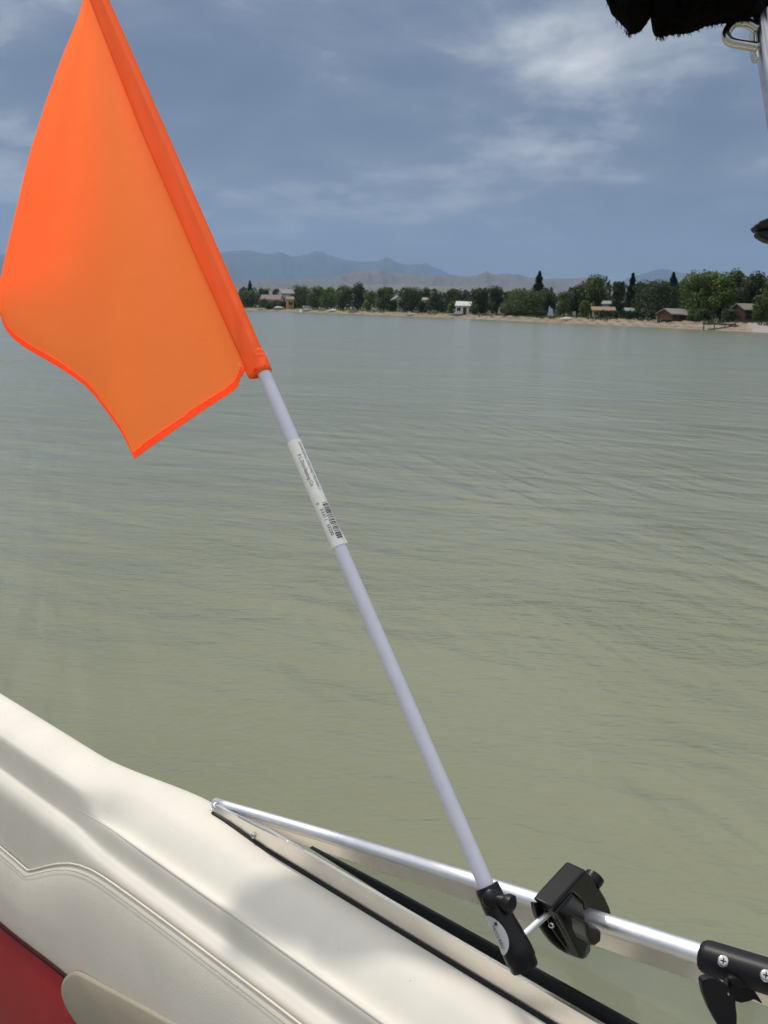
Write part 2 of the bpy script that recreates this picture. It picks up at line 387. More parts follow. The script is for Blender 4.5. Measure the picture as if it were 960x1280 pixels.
ridge('mountain', [(-420, 352), (-300, 338), (-160, 330), (-60, 322), (60, 318), (160, 325), (230, 326), (262, 319), (285, 313.5), (305, 312), (318, 314), (330, 317.5), (345, 318.5), (360, 320.5), (372, 321.5), (386, 317.5), (400, 316), (412, 319), (426, 323.5), (444, 327.5), (462, 327), (480, 325.5), (500, 329), (519, 333), (530, 332), (540, 332.5), (550, 337), (563, 343.5), (580, 352), (610, 362), (640, 372)],
      15500, 3600, MT['mountain'], 'high blue forested mountain range behind the orange flag', 2.0, 26)
ridge('mountain', [(690, 388), (740, 366), (775, 352), (795, 346), (806, 341), (816, 338), (835, 337.5), (846, 339.5), (858, 342), (880, 345), (920, 349), (980, 352), (1100, 356), (1300, 380)],
      15000, 3000, MT['mountain'], 'low blue mountain peeking out above the dark trees on the right', 5.0, 18)
ridge('foothill', [(-300, 362), (-100, 356), (150, 357), (270, 355), (320, 352.5), (374, 350), (405, 348.5), (425, 344), (440, 340.5), (455, 338.5), (470, 338), (491, 341), (506, 344), (530, 345), (558, 343.5), (584, 345), (610, 344), (628, 342.5), (643, 342.5), (655, 346), (668, 348.5), (688, 349), (705, 348), (720, 347), (745, 351), (775, 357), (830, 364), (900, 368), (1000, 366), (1200, 372)],
      9000, 2300, MT['foothill'], 'long brown foothill ridge beneath the blue mountains', 8.0, 22)
ridge('foothill', [(-300, 366), (0, 363), (200, 362), (330, 360), (400, 359), (450, 357), (500, 356), (545, 357.5), (600, 357), (640, 360), (690, 364), (760, 370), (850, 376), (1000, 382), (1200, 388)],
      5600, 1500, MT['plain'], 'low pale tan slope in front of the brown foothills', 3.0, 8)

# ------------------------------------------------------------------ air
M_().box((0, 0, 748), (21500, 0, 0), (0, 21500, 0), (0, 0, 752)).mk('haze', MT['sand'], shade=False, kind='stuff')
hz = bpy.data.objects['haze']; hz['label'] = 'pale blue haze in the air over lake and hills'
hm = bpy.data.materials.new('haze'); hm.use_nodes = True; nt = hm.node_tree; nt.nodes.clear()
pv = nt.nodes.new('ShaderNodeVolumePrincipled'); pv.inputs['Color'].default_value = (.46, .68, 1, 1); pv.inputs['Density'].default_value = 7.4e-5
pv.inputs['Anisotropy'].default_value = .15
o_ = nt.nodes.new('ShaderNodeOutputMaterial'); nt.links.new(pv.outputs[0], o_.inputs['Volume'])
hz.data.materials[0] = hm

# ------------------------------------------------------------------ far shore: trees
def place(px, off):
    a = az_px(px); r = shore(a) + off; return a, r, polar(a, r, gz(a, r))
def top_z(px, py, r):
    q = ray(px, py); return EYE.z + q.z / math.hypot(q.x, q.y) * r
LEAF = {'green': 'leaf_green', 'dark': 'leaf_dark', 'bright': 'leaf_bright', 'cone': 'leaf_con', 'olive': 'leaf_olive'}
def tree(name, label, px, top, w, off, kind, seed, low=.06, cat='tree', group='trees along the far shore'):
    rnd = random.Random(seed); a, r, P = place(px, off)
    H = top_z(px, top, r) - P.z; Wd = w / FPX * r; hw = Wd / 2 * (1.0 if kind == 'cone' else 1.2 if px > 700 else 1.42)
    o = thing(name, P, label, cat, group)
    X = V((math.cos(R(a)), -math.sin(R(a)), 0)); Y = V((math.sin(R(a)), math.cos(R(a)), 0)); Z = V((0, 0, 1))
    rb = max(.09, H * .022); ln = rnd.uniform(-.03, .03) * H
    tk = M_(); conif = kind == 'cone'
    spine = [P + Z * (H * k - .2 * (k == 0)) + X * ln * k * k for k in ((0, .15, .35, .6, .97) if conif else (0, .12, .3, .5, .68))]
    tk.tube(spine, [rb * 1.3, rb, rb * .8, rb * .5, rb * .12] if conif else [rb * 1.4, rb * 1.05, rb * .85, rb * .6, rb * .25], 8)
    cr = M_(); px_m = r / 984.0
    if conif:
        n = int(max(900, min(2400, H * Wd * 70)))
        for i in range(n):
            k = rnd.random() ** .75 * .97 + .02; k = 1 - k if False else k
            hgt = low + (1 - low) * k; ra = hw * 1.12 * (1 - hgt) ** .72 * (.78 + .22 * math.sin(hgt * 38 + rnd.random())) * rnd.uniform(.45, 1.08)
            an = rnd.uniform(0, 2 * math.pi); d = X * math.cos(an) + Y * math.sin(an)
            c = P + Z * (H * hgt - ra * .22) + d * ra + X * ln * hgt * hgt
            sz = max(px_m * .9, .035 * H) * rnd.uniform(.6, 1.2)
            t = (d * .9 - Z * rnd.uniform(.2, .8) + V((rnd.uniform(-.4, .4), rnd.uniform(-.4, .4), rnd.uniform(-.3, .3)))).normalized()
            b = t.cross(V((rnd.uniform(-1, 1), rnd.uniform(-1, 1), rnd.uniform(-1, 1)))).normalized()
            cr.add([c - t * sz, c + b * sz * .45, c + t * sz, c - b * sz * .45], [(0, 1, 2, 3)])
        for k in (.15, .3, .45, .6):
            for q in range(4):
                an = rnd.uniform(0, 6.28); c = P + Z * H * k; ra = hw * (1 - k) * .7
                tk.tube([c, c + (X * math.cos(an) + Y * math.sin(an)) * ra - Z * ra * .2], [rb * .25, rb * .06], 5)
    else:
        nl = rnd.randint(20, 26); lobes = []
        for i in range(nl):
            ww = lerp(low + .10, .86, (i + rnd.uniform(0, .9)) / nl)
            wide = math.sin(math.pi * min(.98, .20 + .74 * ww)) ** .55
            lr = rnd.uniform(.32, .50) * (.72 + .28 * wide); an = rnd.uniform(0, 6.28); rad = max(0, wide - lr * .8) * rnd.uniform(.35, 1.0)
            lobes.append((P + X * (math.cos(an) * rad * hw + ln * ww) + Y * math.sin(an) * rad * hw + Z * H * ww, lr * hw, min(lr * hw * rnd.uniform(.8, 1.15), H * max(.07, (1.0 - ww)) * rnd.uniform(.9, 1.0))))
        sz0 = max(px_m * .95, .032 * H)
        n = int(max(1200, min(4200, 5.5 * (Wd * H) / (sz0 * sz0))))
        wts = [b * b for _, b, _ in lobes]
        for i in range(n):
            c0, ra, rz = rnd.choices(lobes, wts)[0]
            d = V((rnd.gauss(0, 1), rnd.gauss(0, 1), rnd.gauss(0, 1))).normalized(); k = rnd.random() ** .33 * rnd.uniform(.85, 1.12)
            c = c0 + X * d.x * ra * k + Y * d.y * ra * k + Z * d.z * rz * k
            if c.z < P.z + low * H * rnd.uniform(.3, 1.2): continue
            sz = sz0 * rnd.uniform(.55, 1.15)
            nn = (d + V((rnd.uniform(-.7, .7), rnd.uniform(-.7, .7), rnd.uniform(-.3, .8)))).normalized()
            t = nn.orthogonal().normalized(); b = nn.cross(t); an = rnd.uniform(0, 3.14); t, b = t * math.cos(an) + b * math.sin(an), b * math.cos(an) - t * math.sin(an)
            cr.add([c - t * sz, c - b * sz * .7, c + t * sz * rnd.uniform(.8, 1.2), c + b * sz * .6], [(0, 1, 2, 3)])
        for c0, ra, rz in lobes:
            s0 = spine[2].lerp(spine[4], rnd.random()); tk.tube([s0, s0.lerp(c0, .55) + Z * ra * .1, c0], [rb * .45, rb * .28, rb * .08], 5)
    tk.mk('trunk', MT['bark'], o); cr.mk('crown', MT[LEAF[kind]], o, shade=False); return o

TREES = [  # name, label, px, top row, width px, metres behind the waterline, kind, low
 ('spruce_tree', 'small dark spruce tip rising behind the leftmost far-shore bush', 313, 350.5, 13, 60, 'cone', .05),
 ('bush', 'round mid green bush nearest the orange flag on the far shore', 311, 362, 25, 18, 'green', .02),
 ('broadleaf_tree', 'small dark round tree left of the grey-roofed houses', 331, 358, 15, 38, 'dark', .05),
 ('broadleaf_tree', 'tiny dark tree directly behind the grey-roofed houses', 346, 359.5, 12, 75, 'dark', .05),
 ('bush', 'greyish low bush at the foot of the mauve house', 346, 375, 15, 14, 'olive', .02),
 ('bush', 'small dark bush immediately left of the ochre hut', 354, 376, 8, 16, 'dark', .02),
 ('bush', 'dark green bush covering the left end of the mauve-roofed house', 330, 373, 13, 20, 'green', .02),
 ('bush', 'low olive bush at the water side of the mauve-roofed house', 338, 379, 11, 12, 'dark', .02),
 ('broadleaf_tree', 'small round tree against the ochre hut on its inland side', 369, 366, 12, 20, 'green', .03),
 ('bush', 'dark bush in front of the grey gabled house', 491, 374, 11, 16, 'dark', .02),
 ('bush', 'dark bush in front of the tan-walled cottage', 528, 376, 12, 15, 'dark', .02),
 ('bush', 'green bush between the white house and the dark upright tree', 593, 379, 9, 13, 'green', .02),
 ('broadleaf_tree', 'mid green tree immediately right of the ochre hut', 377, 355, 22, 24, 'green', .04),
 ('broadleaf_tree', 'first green tree of the long left row, with a rounded top', 397, 356.5, 22, 22, 'green', .04),
 ('broadleaf_tree', 'second green tree of the long left row, slightly lighter', 413, 357.5, 20, 24, 'bright', .04),
 ('broadleaf_tree', 'third green tree of the long left row, beside the tall dark one', 429, 355, 22, 22, 'green', .04),
 ('cedar_tree', 'tall narrow very dark tree ending the long left row', 447, 352, 18, 28, 'dark', .03),
 ('broadleaf_tree', 'low light green tree right of the tall narrow dark one', 462, 362, 17, 20, 'bright', .04),
 ('broadleaf_tree', 'rounded tree touching the left side of the grey gabled house', 480, 357.5, 21, 24, 'green', .04),
 ('broadleaf_tree', 'broad dark tree touching the right side of the grey gabled house', 513, 358, 27, 20, 'dark', .04),
 ('broadleaf_tree', 'dark tree behind the tan-walled cottage', 530, 357.5, 16, 45, 'dark', .04),
 ('broadleaf_tree', 'dark round tree right of the tan-walled cottage', 547, 363, 24, 18, 'dark', .03),
 ('broadleaf_tree', 'wide dark tree standing just behind and left of the white house', 569, 360.5, 32, 34, 'dark', .03),
 ('bush', 'light yellow-green bush at the left corner of the white house', 566, 376, 11, 10.5, 'bright', .02),
 ('broadleaf_tree', 'dark upright tree at the right side of the white house', 601, 358.5, 27, 19, 'dark', .03),
 ('broadleaf_tree', 'taller dark tree, second to the right of the white house', 621, 355.5, 22, 20, 'dark', .03),
 ('bush', 'grey-green bush left of the wide tree below the tall spruce', 634, 377, 18, 12, 'olive', .02),
 ('broadleaf_tree', 'wide mid green tree in front of the tall spruce', 657, 360, 44, 18, 'green', .03),
 ('spruce_tree', 'tall pointed dark spruce standing above the treeline near the middle', 670.5, 338.5, 25, 40, 'cone', .05),
 ('broadleaf_tree', 'dark tree directly behind the small white sail', 687, 362, 20, 22, 'dark', .03),
 ('broadleaf_tree', 'lighter green tree right of the small white sail', 705, 363, 22, 20, 'green', .03),
 ('broadleaf_tree', 'narrow tree left of the big spreading tree', 721, 352, 20, 26, 'dark', .03),
 ('bush', 'pale green rounded bush on the bank left of the hedge', 730, 375, 15, 14, 'bright', .02),
 ('broadleaf_tree', 'big spreading green tree behind the orange-roofed cottage', 744, 341.5, 41, 30, 'green', .04),
 ('broadleaf_tree', 'narrow dark tree right of the big spreading green tree', 771, 346.5, 20, 26, 'dark', .03),
 ('spruce_tree', 'pointed dark conifer left of the huge dark round tree', 787, 341, 19, 34, 'cone', .04),
 ('broadleaf_tree', 'huge dark round tree behind the log cabin', 817, 348.5, 60, 22, 'dark', .02),
 ('spruce_tree', 'dark cone-shaped tree top showing behind the log cabin trees', 839, 340, 24, 40, 'cone', .04),
 ('broadleaf_tree', 'big bright green tree right of the log cabin', 872, 336, 54, 20, 'bright', .03),
 ('broadleaf_tree', 'bright green tree left of the red-brown house', 900, 337, 42, 26, 'bright', .03),
 ('broadleaf_tree', 'tall green tree rising behind the roof of the red-brown house', 916, 332.5, 34, 38, 'green', .04),
 ('broadleaf_tree', 'dark tree above the red-brown house at the right edge', 942, 338, 38, 34, 'dark', .03),
 ('broadleaf_tree', 'dark green tree cut off by the right edge of the picture', 972, 336, 42, 30, 'green', .03),
 ('bush', 'low dark bush at the corner of the red-brown house', 911, 386, 22, 13, 'dark', .02),
 ('bush', 'low dark bush beneath the big bright green tree', 880, 386, 26, 14, 'dark', .02),
 ('broadleaf_tree', 'leafy green tree half covering the front of the red-brown house', 950, 366, 22, 15, 'green', .03),
 ('bush', 'green bush at the right corner of the log cabin', 866, 386, 14, 12.5, 'green', .02),
]
for i, (n, lb, px, tp, w, off, kd_, lo) in enumerate(TREES):
    tree(n, lb, px, tp, w, off, kd_, 100 + i, lo, 'bush' if n == 'bush' else 'tree', 'bushes on the far bank' if n == 'bush' else 'trees along the far shore')
# trees beyond the picture's edges, so that the shore goes on
for i, (px, tp, w, off, kd_) in enumerate(((1015, 334, 50, 24, 'green'), (1065, 340, 46, 22, 'dark'), (1120, 338, 55, 26, 'green'), (278, 356, 24, 24, 'dark'), (255, 358, 22, 22, 'green'), (230, 357, 24, 24, 'dark'), (205, 360, 22, 22, 'green'), (180, 356, 24, 26, 'dark'))):
        tree('broadleaf_tree', 'shore tree number %s beyond the picture on the right' % 'one two three'.split()[i] if px > 900 else '%s shore tree hidden behind the orange flag, counted leftwards' % 'first second third fourth fifth'.split()[i - 3], px, tp, w, off, kd_, 300 + i, .03)
# distant wood behind the first row, one mass
rnd = random.Random(77); wdl = M_()
clumps = []
for i in range(190):
    px = rnd.uniform(285, 1010); off = rnd.uniform(50, 110); aa, rr, Q = place(px, off)
    top = interp(px, [(285, 358), (360, 361), (480, 360), (600, 361), (700, 359), (730, 353), (850, 350), (960, 342)]) + rnd.uniform(-1, 6)
    clumps.append((px, off, top, rnd.uniform(5, 11)))
for i in range(22000):
    px, off, top, w = rnd.choice(clumps); an = rnd.uniform(0, 6.28); k = rnd.random() ** .5; hgt = rnd.random() ** .6
    wx = w * k * math.cos(an) * (1 - .55 * hgt ** 3); aa, rr, Q = place(px + wx, off + rnd.uniform(-3, 3)); H = max(1.0, top_z(px, top, rr) - Q.z)
    c = Q + V((0, 0, H * hgt * math.cos(wx / w * 1.1))); s_ = rnd.uniform(.25, .6); nn = V((rnd.gauss(0, 1), rnd.gauss(0, 1), rnd.gauss(0, 1))).normalized(); t = nn.orthogonal().normalized(); b = nn.cross(t)
    wdl.add([c - t * s_, c - b * s_ * .8, c + t * s_, c + b * s_ * .8], [(0, 1, 2, 3)])
wdo = wdl.mk('distant_woodland', MT['leaf_dark'], shade=False, kind='stuff'); wdo['label'] = 'dark mass of distant wood behind the shore trees'
# hedge
def hedge(label, x0, x1, top, off, seed, kind='dark'):
    rnd = random.Random(seed); a, r, P = place((x0 + x1) / 2, off); o = thing('hedge', P, label, 'hedge'); cr = M_(); st_ = M_()
    for i in range(1500):
        px = rnd.uniform(x0, x1); aa, rr, Q = place(px, off + rnd.uniform(-.8, .8)); h = max(.3, top_z(px, top + rnd.uniform(-1.2, 1.2), rr) - Q.z) * rnd.random() ** .7
        c = Q + V((0, 0, h)); s = rnd.uniform(.12, .26); nn = V((rnd.gauss(0, 1), rnd.gauss(0, 1), rnd.gauss(0, 1))).normalized(); t = nn.orthogonal().normalized(); b = nn.cross(t)
        cr.add([c - t * s, c - b * s, c + t * s, c + b * s], [(0, 1, 2, 3)])
    for i in range(12):
        px = lerp(x0, x1, (i + .5) / 12); _, _, Q = place(px, off); st_.tube([Q - V((0, 0, .1)), Q + V((0, 0, .9))], [.05, .02], 5)
    cr.mk('foliage', MT[LEAF[kind]], o, shade=False); st_.mk('stem', MT['bark'], o, kind='stuff')
hedge('long low dark hedge between the orange-roofed cottage and the log cabin', 738, 820, 389, 13.5, 5)
hedge('low dark hedge along the bank left of the small white sail', 632, 684, 389.5, 13, 8)

# ------------------------------------------------------------------ far shore: houses
def hmat(name, c, rough=.85): 
    if name not in MT: MT[name] = mat(name, c, rough, var=.12, vscale=1.2, spec=.2, bump=.2, bscale=8)
    return MT[name]
hmat('trim_white', (.70, .70, .68)); hmat('pane_dark', (.02, .025, .03), .15); hmat('door_brown', (.09, .05, .03))
def house(label, px, off, wpx, eave, top, depth, yaw, wallc, roofc, wins=2, door=True, chimney=False, gable_front=False, cat='house', name='lake_house', porch=False):
    """px: middle column; eave and top: image rows of eave and ridge; yaw turns the front about the line of sight"""
    a, r, P = place(px, off); P = P - V((0, 0, .05)); Wd = wpx / FPX * r; he = top_z(px, eave, r) - P.z; hr = top_z(px, top, r) - P.z
    o = thing(name, P, label, cat, 'buildings on the far shore')
    light = wallc not in (logw, redw, ochre, tanw)
    an = R(-a) + R(yaw); X = V((math.cos(an), math.sin(an), 0)); Y = V((-math.sin(an), math.cos(an), 0)); Z = V((0, 0, 1))
    if gable_front: L_, D_ = depth, Wd
    else: L_, D_ = Wd, depth
    RX, RY = (Y, -X) if gable_front else (X, Y)          # ridge direction, gable span direction
    hl, hd = L_ / 2, D_ / 2
    def pt(u, v, z): return P + RX * u + RY * v + Z * z
    m_ = M_(); vs = [pt(-hl, -hd, 0), pt(hl, -hd, 0), pt(hl, hd, 0), pt(-hl, hd, 0), pt(-hl, -hd, he), pt(hl, -hd, he), pt(hl, hd, he), pt(-hl, hd, he), pt(-hl, 0, hr - .08), pt(hl, 0, hr - .08)]
    m_.add(vs, [(0, 1, 5, 4), (2, 3, 7, 6), (1, 2, 6, 9, 5), (3, 0, 4, 8, 7), (4, 5, 9, 8), (6, 7, 8, 9)])
    fixn(m_.mk('wall', wallc, o, shade=False))
    rf = M_(); ov = .28; sl = (hr - he) / hd
    for sgn in (-1, 1):
        e = [pt(-hl - ov, sgn * (hd + ov), he - sl * ov + .04), pt(hl + ov, sgn * (hd + ov), he - sl * ov + .04), pt(hl + ov, sgn * .01, hr + .04), pt(-hl - ov, sgn * .01, hr + .04)]
        rf.prism(e, Z * .14)
    ro = fixn(rf.mk('roof', roofc, o, shade=False))
    if chimney:
        M_().box(pt(hl * .4, hd * .25, hr + .1), RX * .25, RY * .25, Z * .55).mk('chimney', hmat('brick_red', (.22, .09, .06)), ro, shade=False)
    FX, FY = (X, -Y)                                       # front faces the lake
    fw_ = Wd / 2; fd = depth / 2
    spots = [lerp(-fw_, fw_, (i + .5) / (wins + (1 if door else 0))) for i in range(wins + (1 if door else 0))]
    for i, u in enumerate(spots):
        c = P + FX * u + FY * (fd + .03)
        if door and i == len(spots) // 2:
            d_ = M_().box(c + Z * min(1.0, he * .42), FX * min(.45, fw_ * .2), FY * .03, Z * min(1.0, he * .42)).mk('door', MT['door_brown'], o, shade=False)
            M_().box(c + Z * .95 + FX * .3 + FY * .05, FX * .05, FY * .03, Z * .05).mk('handle', MT['steel'], d_, shade=False)
        else:
            ww = min(.75, fw_ / len(spots) * .62); wh = min(.6, he * .22); cz = he * .58
            f_ = M_().box(c + Z * cz, FX * (ww + .06), FY * .035, Z * (wh + .06)).mk('window', MT['trim_white'] if light else wallc, o, shade=False)
            for k in (-1, 1): M_().box(c + Z * cz + FX * k * ww * .52 + FY * .04, FX * ww * .46, FY * .012, Z * wh).mk('pane', MT['pane_dark'], f_, shade=False)
    if porch:
        pr = M_(); pr.prism([P + FX * (-fw_ * .2) + FY * fd + Z * he * .98, P + FX * (fw_ + .3) + FY * fd + Z * he * .98, P + FX * (fw_ + .3) + FY * (fd + 1.6) + Z * he * .84, P + FX * (-fw_ * .2) + FY * (fd + 1.6) + Z * he * .84], Z * .1)
        fixn(pr.mk('porch_roof', roofc, o, shade=False))
        for u in (-fw_ * .15, fw_ * .5, fw_): M_().box(P + FX * u + FY * (fd + 1.45) + Z * he * .42, FX * .07, FY * .07, Z * he * .42).mk('porch_post', wallc, o, shade=False)
    return o
greyroof, mauve, paleroof, tanroof, orangeroof = hmat('grey_shingle', (.24, .235, .24)), hmat('mauve_shingle', (.21, .165, .16)), hmat('pale_metal_roof', (.21, .20, .18), .7), hmat('tan_shingle', (.30, .25, .18)), hmat('orange_shingle', (.27, .18, .12))
whitew, greyw, tanw, ochre, logw, redw = hmat('white_siding', (.66, .66, .64)), hmat('grey_siding', (.36, .36, .36)), hmat('tan_siding', (.36, .31, .24)), hmat('ochre_siding', (.40, .25, .09)), hmat('log_wall', (.11, .055, .032)), hmat('red_brown_siding', (.075, .036, .028))
house('grey-roofed house seen highest among the left trees', 357, 60, 15, 367, 361.5, 9, 12, greyw, greyroof, 3, False)
house('low house with a mauve roof among the left bushes', 340, 34, 24, 374.5, 369, 8, -14, tanw, mauve, 3, True)
house('small ochre hut standing close to the left beach', 362.5, 15, 8.5, 374, 371, 2.6, 6, ochre, tanroof, 1, False, cat='hut', name='beach_hut')
house('grey gabled house between two round trees', 496, 26, 12, 375, 370.5, 6, 10, hmat('pale_grey_siding', (.44, .43, .42)), greyroof, 2, False, gable_front=True)
house('small tan-walled cottage half hidden between dark trees', 532.5, 30, 7, 375.5, 372.5, 5, -8, tanw, tanroof, 1, False)
house('bright white house with a dark window by the water', 582, 14, 22, 382.5, 377.5, 5, -6, whitew, hmat('white_roof', (.52, .52, .50), .6), 2, True)
house('cottage with an orange shingle roof behind the hedge', 753, 17, 25, 388.5, 384.5, 5, 5, tanw, orangeroof, 2, True)
house('tiny grey roof peeking between trees above the orange-roofed cottage', 760, 29, 11, 380.5, 377, 4, -10, greyw, greyroof, 1, False)
house('small shed with a teal-grey metal roof behind the hedge', 786, 16.5, 9, 389.5, 385.8, 3, 8, greyw, hmat('teal_metal_roof', (.20, .26, .27), .5), 1, False, cat='shed', name='garden_shed')
house('brown log cabin with a pale metal roof above the sand', 845, 14, 32, 393, 387, 4.2, 36, logw, paleroof, 3, True, porch=True, cat='cabin', name='log_cabin')
house('red-brown house with a pale roof edge at the right', 940, 20, 36, 388, 381, 5.5, 24, redw, hmat('straw_roof', (.16, .148, .118)), 3, True, chimney=True)

# ------------------------------------------------------------------ far shore: beached boats, sail, dock, ramp, stones
def beached(label, px, off, L_, yaw, hullc, kind, name='beached_boat'):
    a, r, P = place(px, off); o = thing(name, P + V((0, 0, .05)), label, 'boat', 'boats along the far beach'); P = P + V((0, 0, .05))
    an = R(-a + yaw); X = V((math.cos(an), math.sin(an), 0)); Y = V((-math.sin(an), math.cos(an), 0)); Z = V((0, 0, 1)); rows = []
    for i in range(9):
        k = i / 8; bw = L_ * .17 * (1 - max(0, k - .45) ** 2 * 3.1); sh = .75 + .25 * k
        rows.append([P + X * (k - .5) * L_ + Y * bw * u + Z * sh * v * (L_ / 5) for u, v in ((0, .05 + .25 * k * k), (.7, .25), (1, .9), (.95, 1), (.8, .93), (0, .9), (-.8, .93), (-.95, 1), (-1, .9), (-.7, .25), (0, .05 + .25 * k * k))])
    h = M_().grid(rows); h.f.append(tuple(range(10))); h.f.append(tuple(range(88, 98))); fixn(h.mk('hull', hullc, o))
    s = L_ / 5
    if kind == 'cover':
        M_().grid([[P + X * (k - .5) * L_ * .8 + Y * L_ * .15 * u * (1 - max(0, k - .5)) + Z * s * (.95 + .5 * (1 - u * u) * math.sin(math.pi * min(1, k * .9 + .1))) for u in (-1, -.6, 0, .6, 1)] for k in (0, .25, .5, .75, 1)]).mk('cover', hmat('boat_cover', (.55, .55, .54)), o)
    elif kind == 'cabin':
        bevel(M_().box(P + Z * s * 1.35, X * L_ * .16, Y * L_ * .11, Z * s * .5).mk('cabin', MT['hullwhite'], o, shade=False), .1)
        M_().box(P + Z * s * 1.5, X * L_ * .165, Y * L_ * .112, Z * s * .16).mk('cabin_window', MT['pane_dark'], o, shade=False)
        M_().box(P + Z * s * 2.1 - X * .3, X * L_ * .2, Y * L_ * .12, Z * .05).mk('canopy', hmat('boat_cover', (.55, .55, .54)), o, shade=False)
        for u in (-1, 1):
            for v in (-1, 1): M_().tube([P + Z * s - X * (.3 + u * L_ * .17) + Y * v * L_ * .1, P + Z * s * 2.1 - X * (.3 + u * L_ * .17) + Y * v * L_ * .1], .03, 6).mk('canopy_post', MT['steel'], o)
    else:
        M_().box(P + Z * s * .8, X * .25, Y * L_ * .14, Z * .05).mk('thwart', tanw, o, shade=False)
    return o
beached('low whitish skiff on the sand nearest the orange flag', 326, 4, 4.2, 8, MT['hullwhite'], 'open')
beached('boat under a tan cover left of the ochre hut', 349, 7, 5.0, -6, tanw, 'cover')
beached('white cabin boat right of the ochre hut', 383, 5, 4.6, 10, MT['hullwhite'], 'cabin')
beached('covered white boat in front of the long left tree row', 416.5, 6, 4.0, 30, MT['hullwhite'], 'cover')
beached('pale pink skiff below the tall narrow dark tree', 442, 5, 3.8, 4, hmat('pink_hull', (.45, .32, .28)), 'open')
beached('flat pale skiff at the waterline left of the white house', 514, 1.2, 3.6, 2, MT['hullwhite'], 'open')
beached('pale blue motorboat beached in front of the white house', 572, 7, 4.2, 10, hmat('blue_hull', (.32, .40, .45)), 'cabin')
beached('small white boat on the sand right of the white sail', 709, 6, 2.6, 15, MT['hullwhite'], 'cover')
# mooring buoy afloat
a, r, P = place(376, -30); P.z = 0
bo = thing('mooring_buoy', P, 'white mooring buoy afloat off the left beach', 'buoy')
M_().tube([P + V((0, 0, z)) for z in (-.3, -.1, .2, .5, .68, .74)], [.3, .5, .62, .5, .26, .1], 14).mk('float', MT['hullwhite'], bo)
M_().tube([P + V((0, 0, .7)), P + V((0, 0, 1.05))], .05, 8).mk('mast', MT['steel'], bo)
# little sailing dinghy with a tilted sail
a, r, P = place(687.5, 8); dg_ = thing('sailing_dinghy', P, 'small dinghy with a tilted white-blue sail on the bank', 'dinghy')
q = lambda x, y, d=0.0: (lambda rr: V((0, 0, 0)) + EYE + rr * (((r + d) / math.hypot(rr.x, rr.y))))(ray(x, y))
M_().prism([q(684.5, 394), q(686.5, 383.5), q(690.5, 386), (q(692, 394.5))], V((.05, .25, 0))).mk('sail', hmat('sail_cloth', (.42, .46, .55)), dg_, shade=False)
M_().tube([q(686, 396, .3), q(687, 382.5, .3)], .04, 6).mk('mast', MT['steel'], dg_)
rows = [[q(683 + 11 * k, 396.3 - .4 * k * k, .5 * u * (1 - k * .6)) + V((0, 0, .35 * abs(u) - .2)) for u in (-1, -.6, 0, .6, 1)] for k in (0, .3, .6, 1)]
M_().grid(rows).mk('hull', hmat('blue_hull', (.32, .40, .45)), dg_)
# wooden dock
a, r, P = place(900, 2.5); dk = thing('wooden_dock', P, 'low dark wooden dock on posts below the red-brown house', 'dock')
wood = hmat('weathered_wood', (.075, .07, .066)); woodp = hmat('pale_wood', (.24, .22, .19))
Xd = V((math.cos(R(a)), -math.sin(R(a)), 0)); Yd = V((math.sin(R(a)), math.cos(R(a)), 0)); DZ = V((0, 0, 1))
for i in range(16): M_().box(V((P.x, P.y, .95)) + Xd * lerp(-2.3, 2.3, i / 15) + DZ * random.uniform(-.01, .01), Xd * .14, Yd * .9, DZ * .03).mk('plank', woodp if i % 5 == 0 else wood, dk, shade=False)
for u in (-2.2, -.7, .8, 2.2):
    for v in (-.8, .8): M_().tube([V((P.x, P.y, -.4)) + Xd * u + Yd * v, V((P.x, P.y, 1.25 + .2 * (u > 0))) + Xd * u + Yd * v], .08, 8).mk('post', wood, dk)
M_().box(V((P.x, P.y, .84)) - Yd * .85, Xd * 2.4, Yd * .04, DZ * .09).mk('beam', wood, dk, shade=False)
M_().box(V((P.x, P.y, .84)) + Yd * .85, Xd * 2.4, Yd * .04, DZ * .09).mk('beam', wood, dk, shade=False)
# concrete boat ramp
rows = []
for d in (-2, 0, 2, 4, 6, 8, 10, 12):
    row = []
    for px in (934, 941, 948, 956, 964):
        aa = az_px(px - (12 - d) * -.6); rr = shore(aa) + d; row.append(polar(aa, rr, gz(aa, rr) + .12))
    rows.append(row)
rp = fixn(M_().grid(rows).mk('boat_ramp', hmat('pale_concrete', (.29, .265, .23)))); rp['kind'] = 'structure'
if rp.data.polygons[0].normal.z < 0: rp.data.flip_normals()
# countless stones, driftwood and weeds on the sand
rnd = random.Random(3); stn = M_()
for i in range(900):
    px = rnd.uniform(300, 985); d = rnd.uniform(1.5, 13); aa, rr, Q = place(px, d); s = rnd.uniform(.08, .32) * rnd.uniform(.6, 1.2) * (1.3 if px < 560 else 1)
    pts = []
    for k in range(6):
        pts.append(Q + V((math.cos(k * 1.05) * s * rnd.uniform(.7, 1.3), math.sin(k * 1.05) * s * rnd.uniform(.7, 1.3), -.02)))
    tp = Q + V((rnd.uniform(-.2, .2) * s, rnd.uniform(-.2, .2) * s, s * rnd.uniform(.5, .95)))
    stn.add(pts + [tp], [(k, (k + 1) % 6, 6) for k in range(6)])
so = stn.mk('shore_stones', mat('shore_stone', (.16, .14, .12), .9, col2=(.42, .39, .36), vscale=.5), shade=False, kind='stuff'); so['label'] = 'scattered stones and rubble on the far sand'
wd_ = M_()
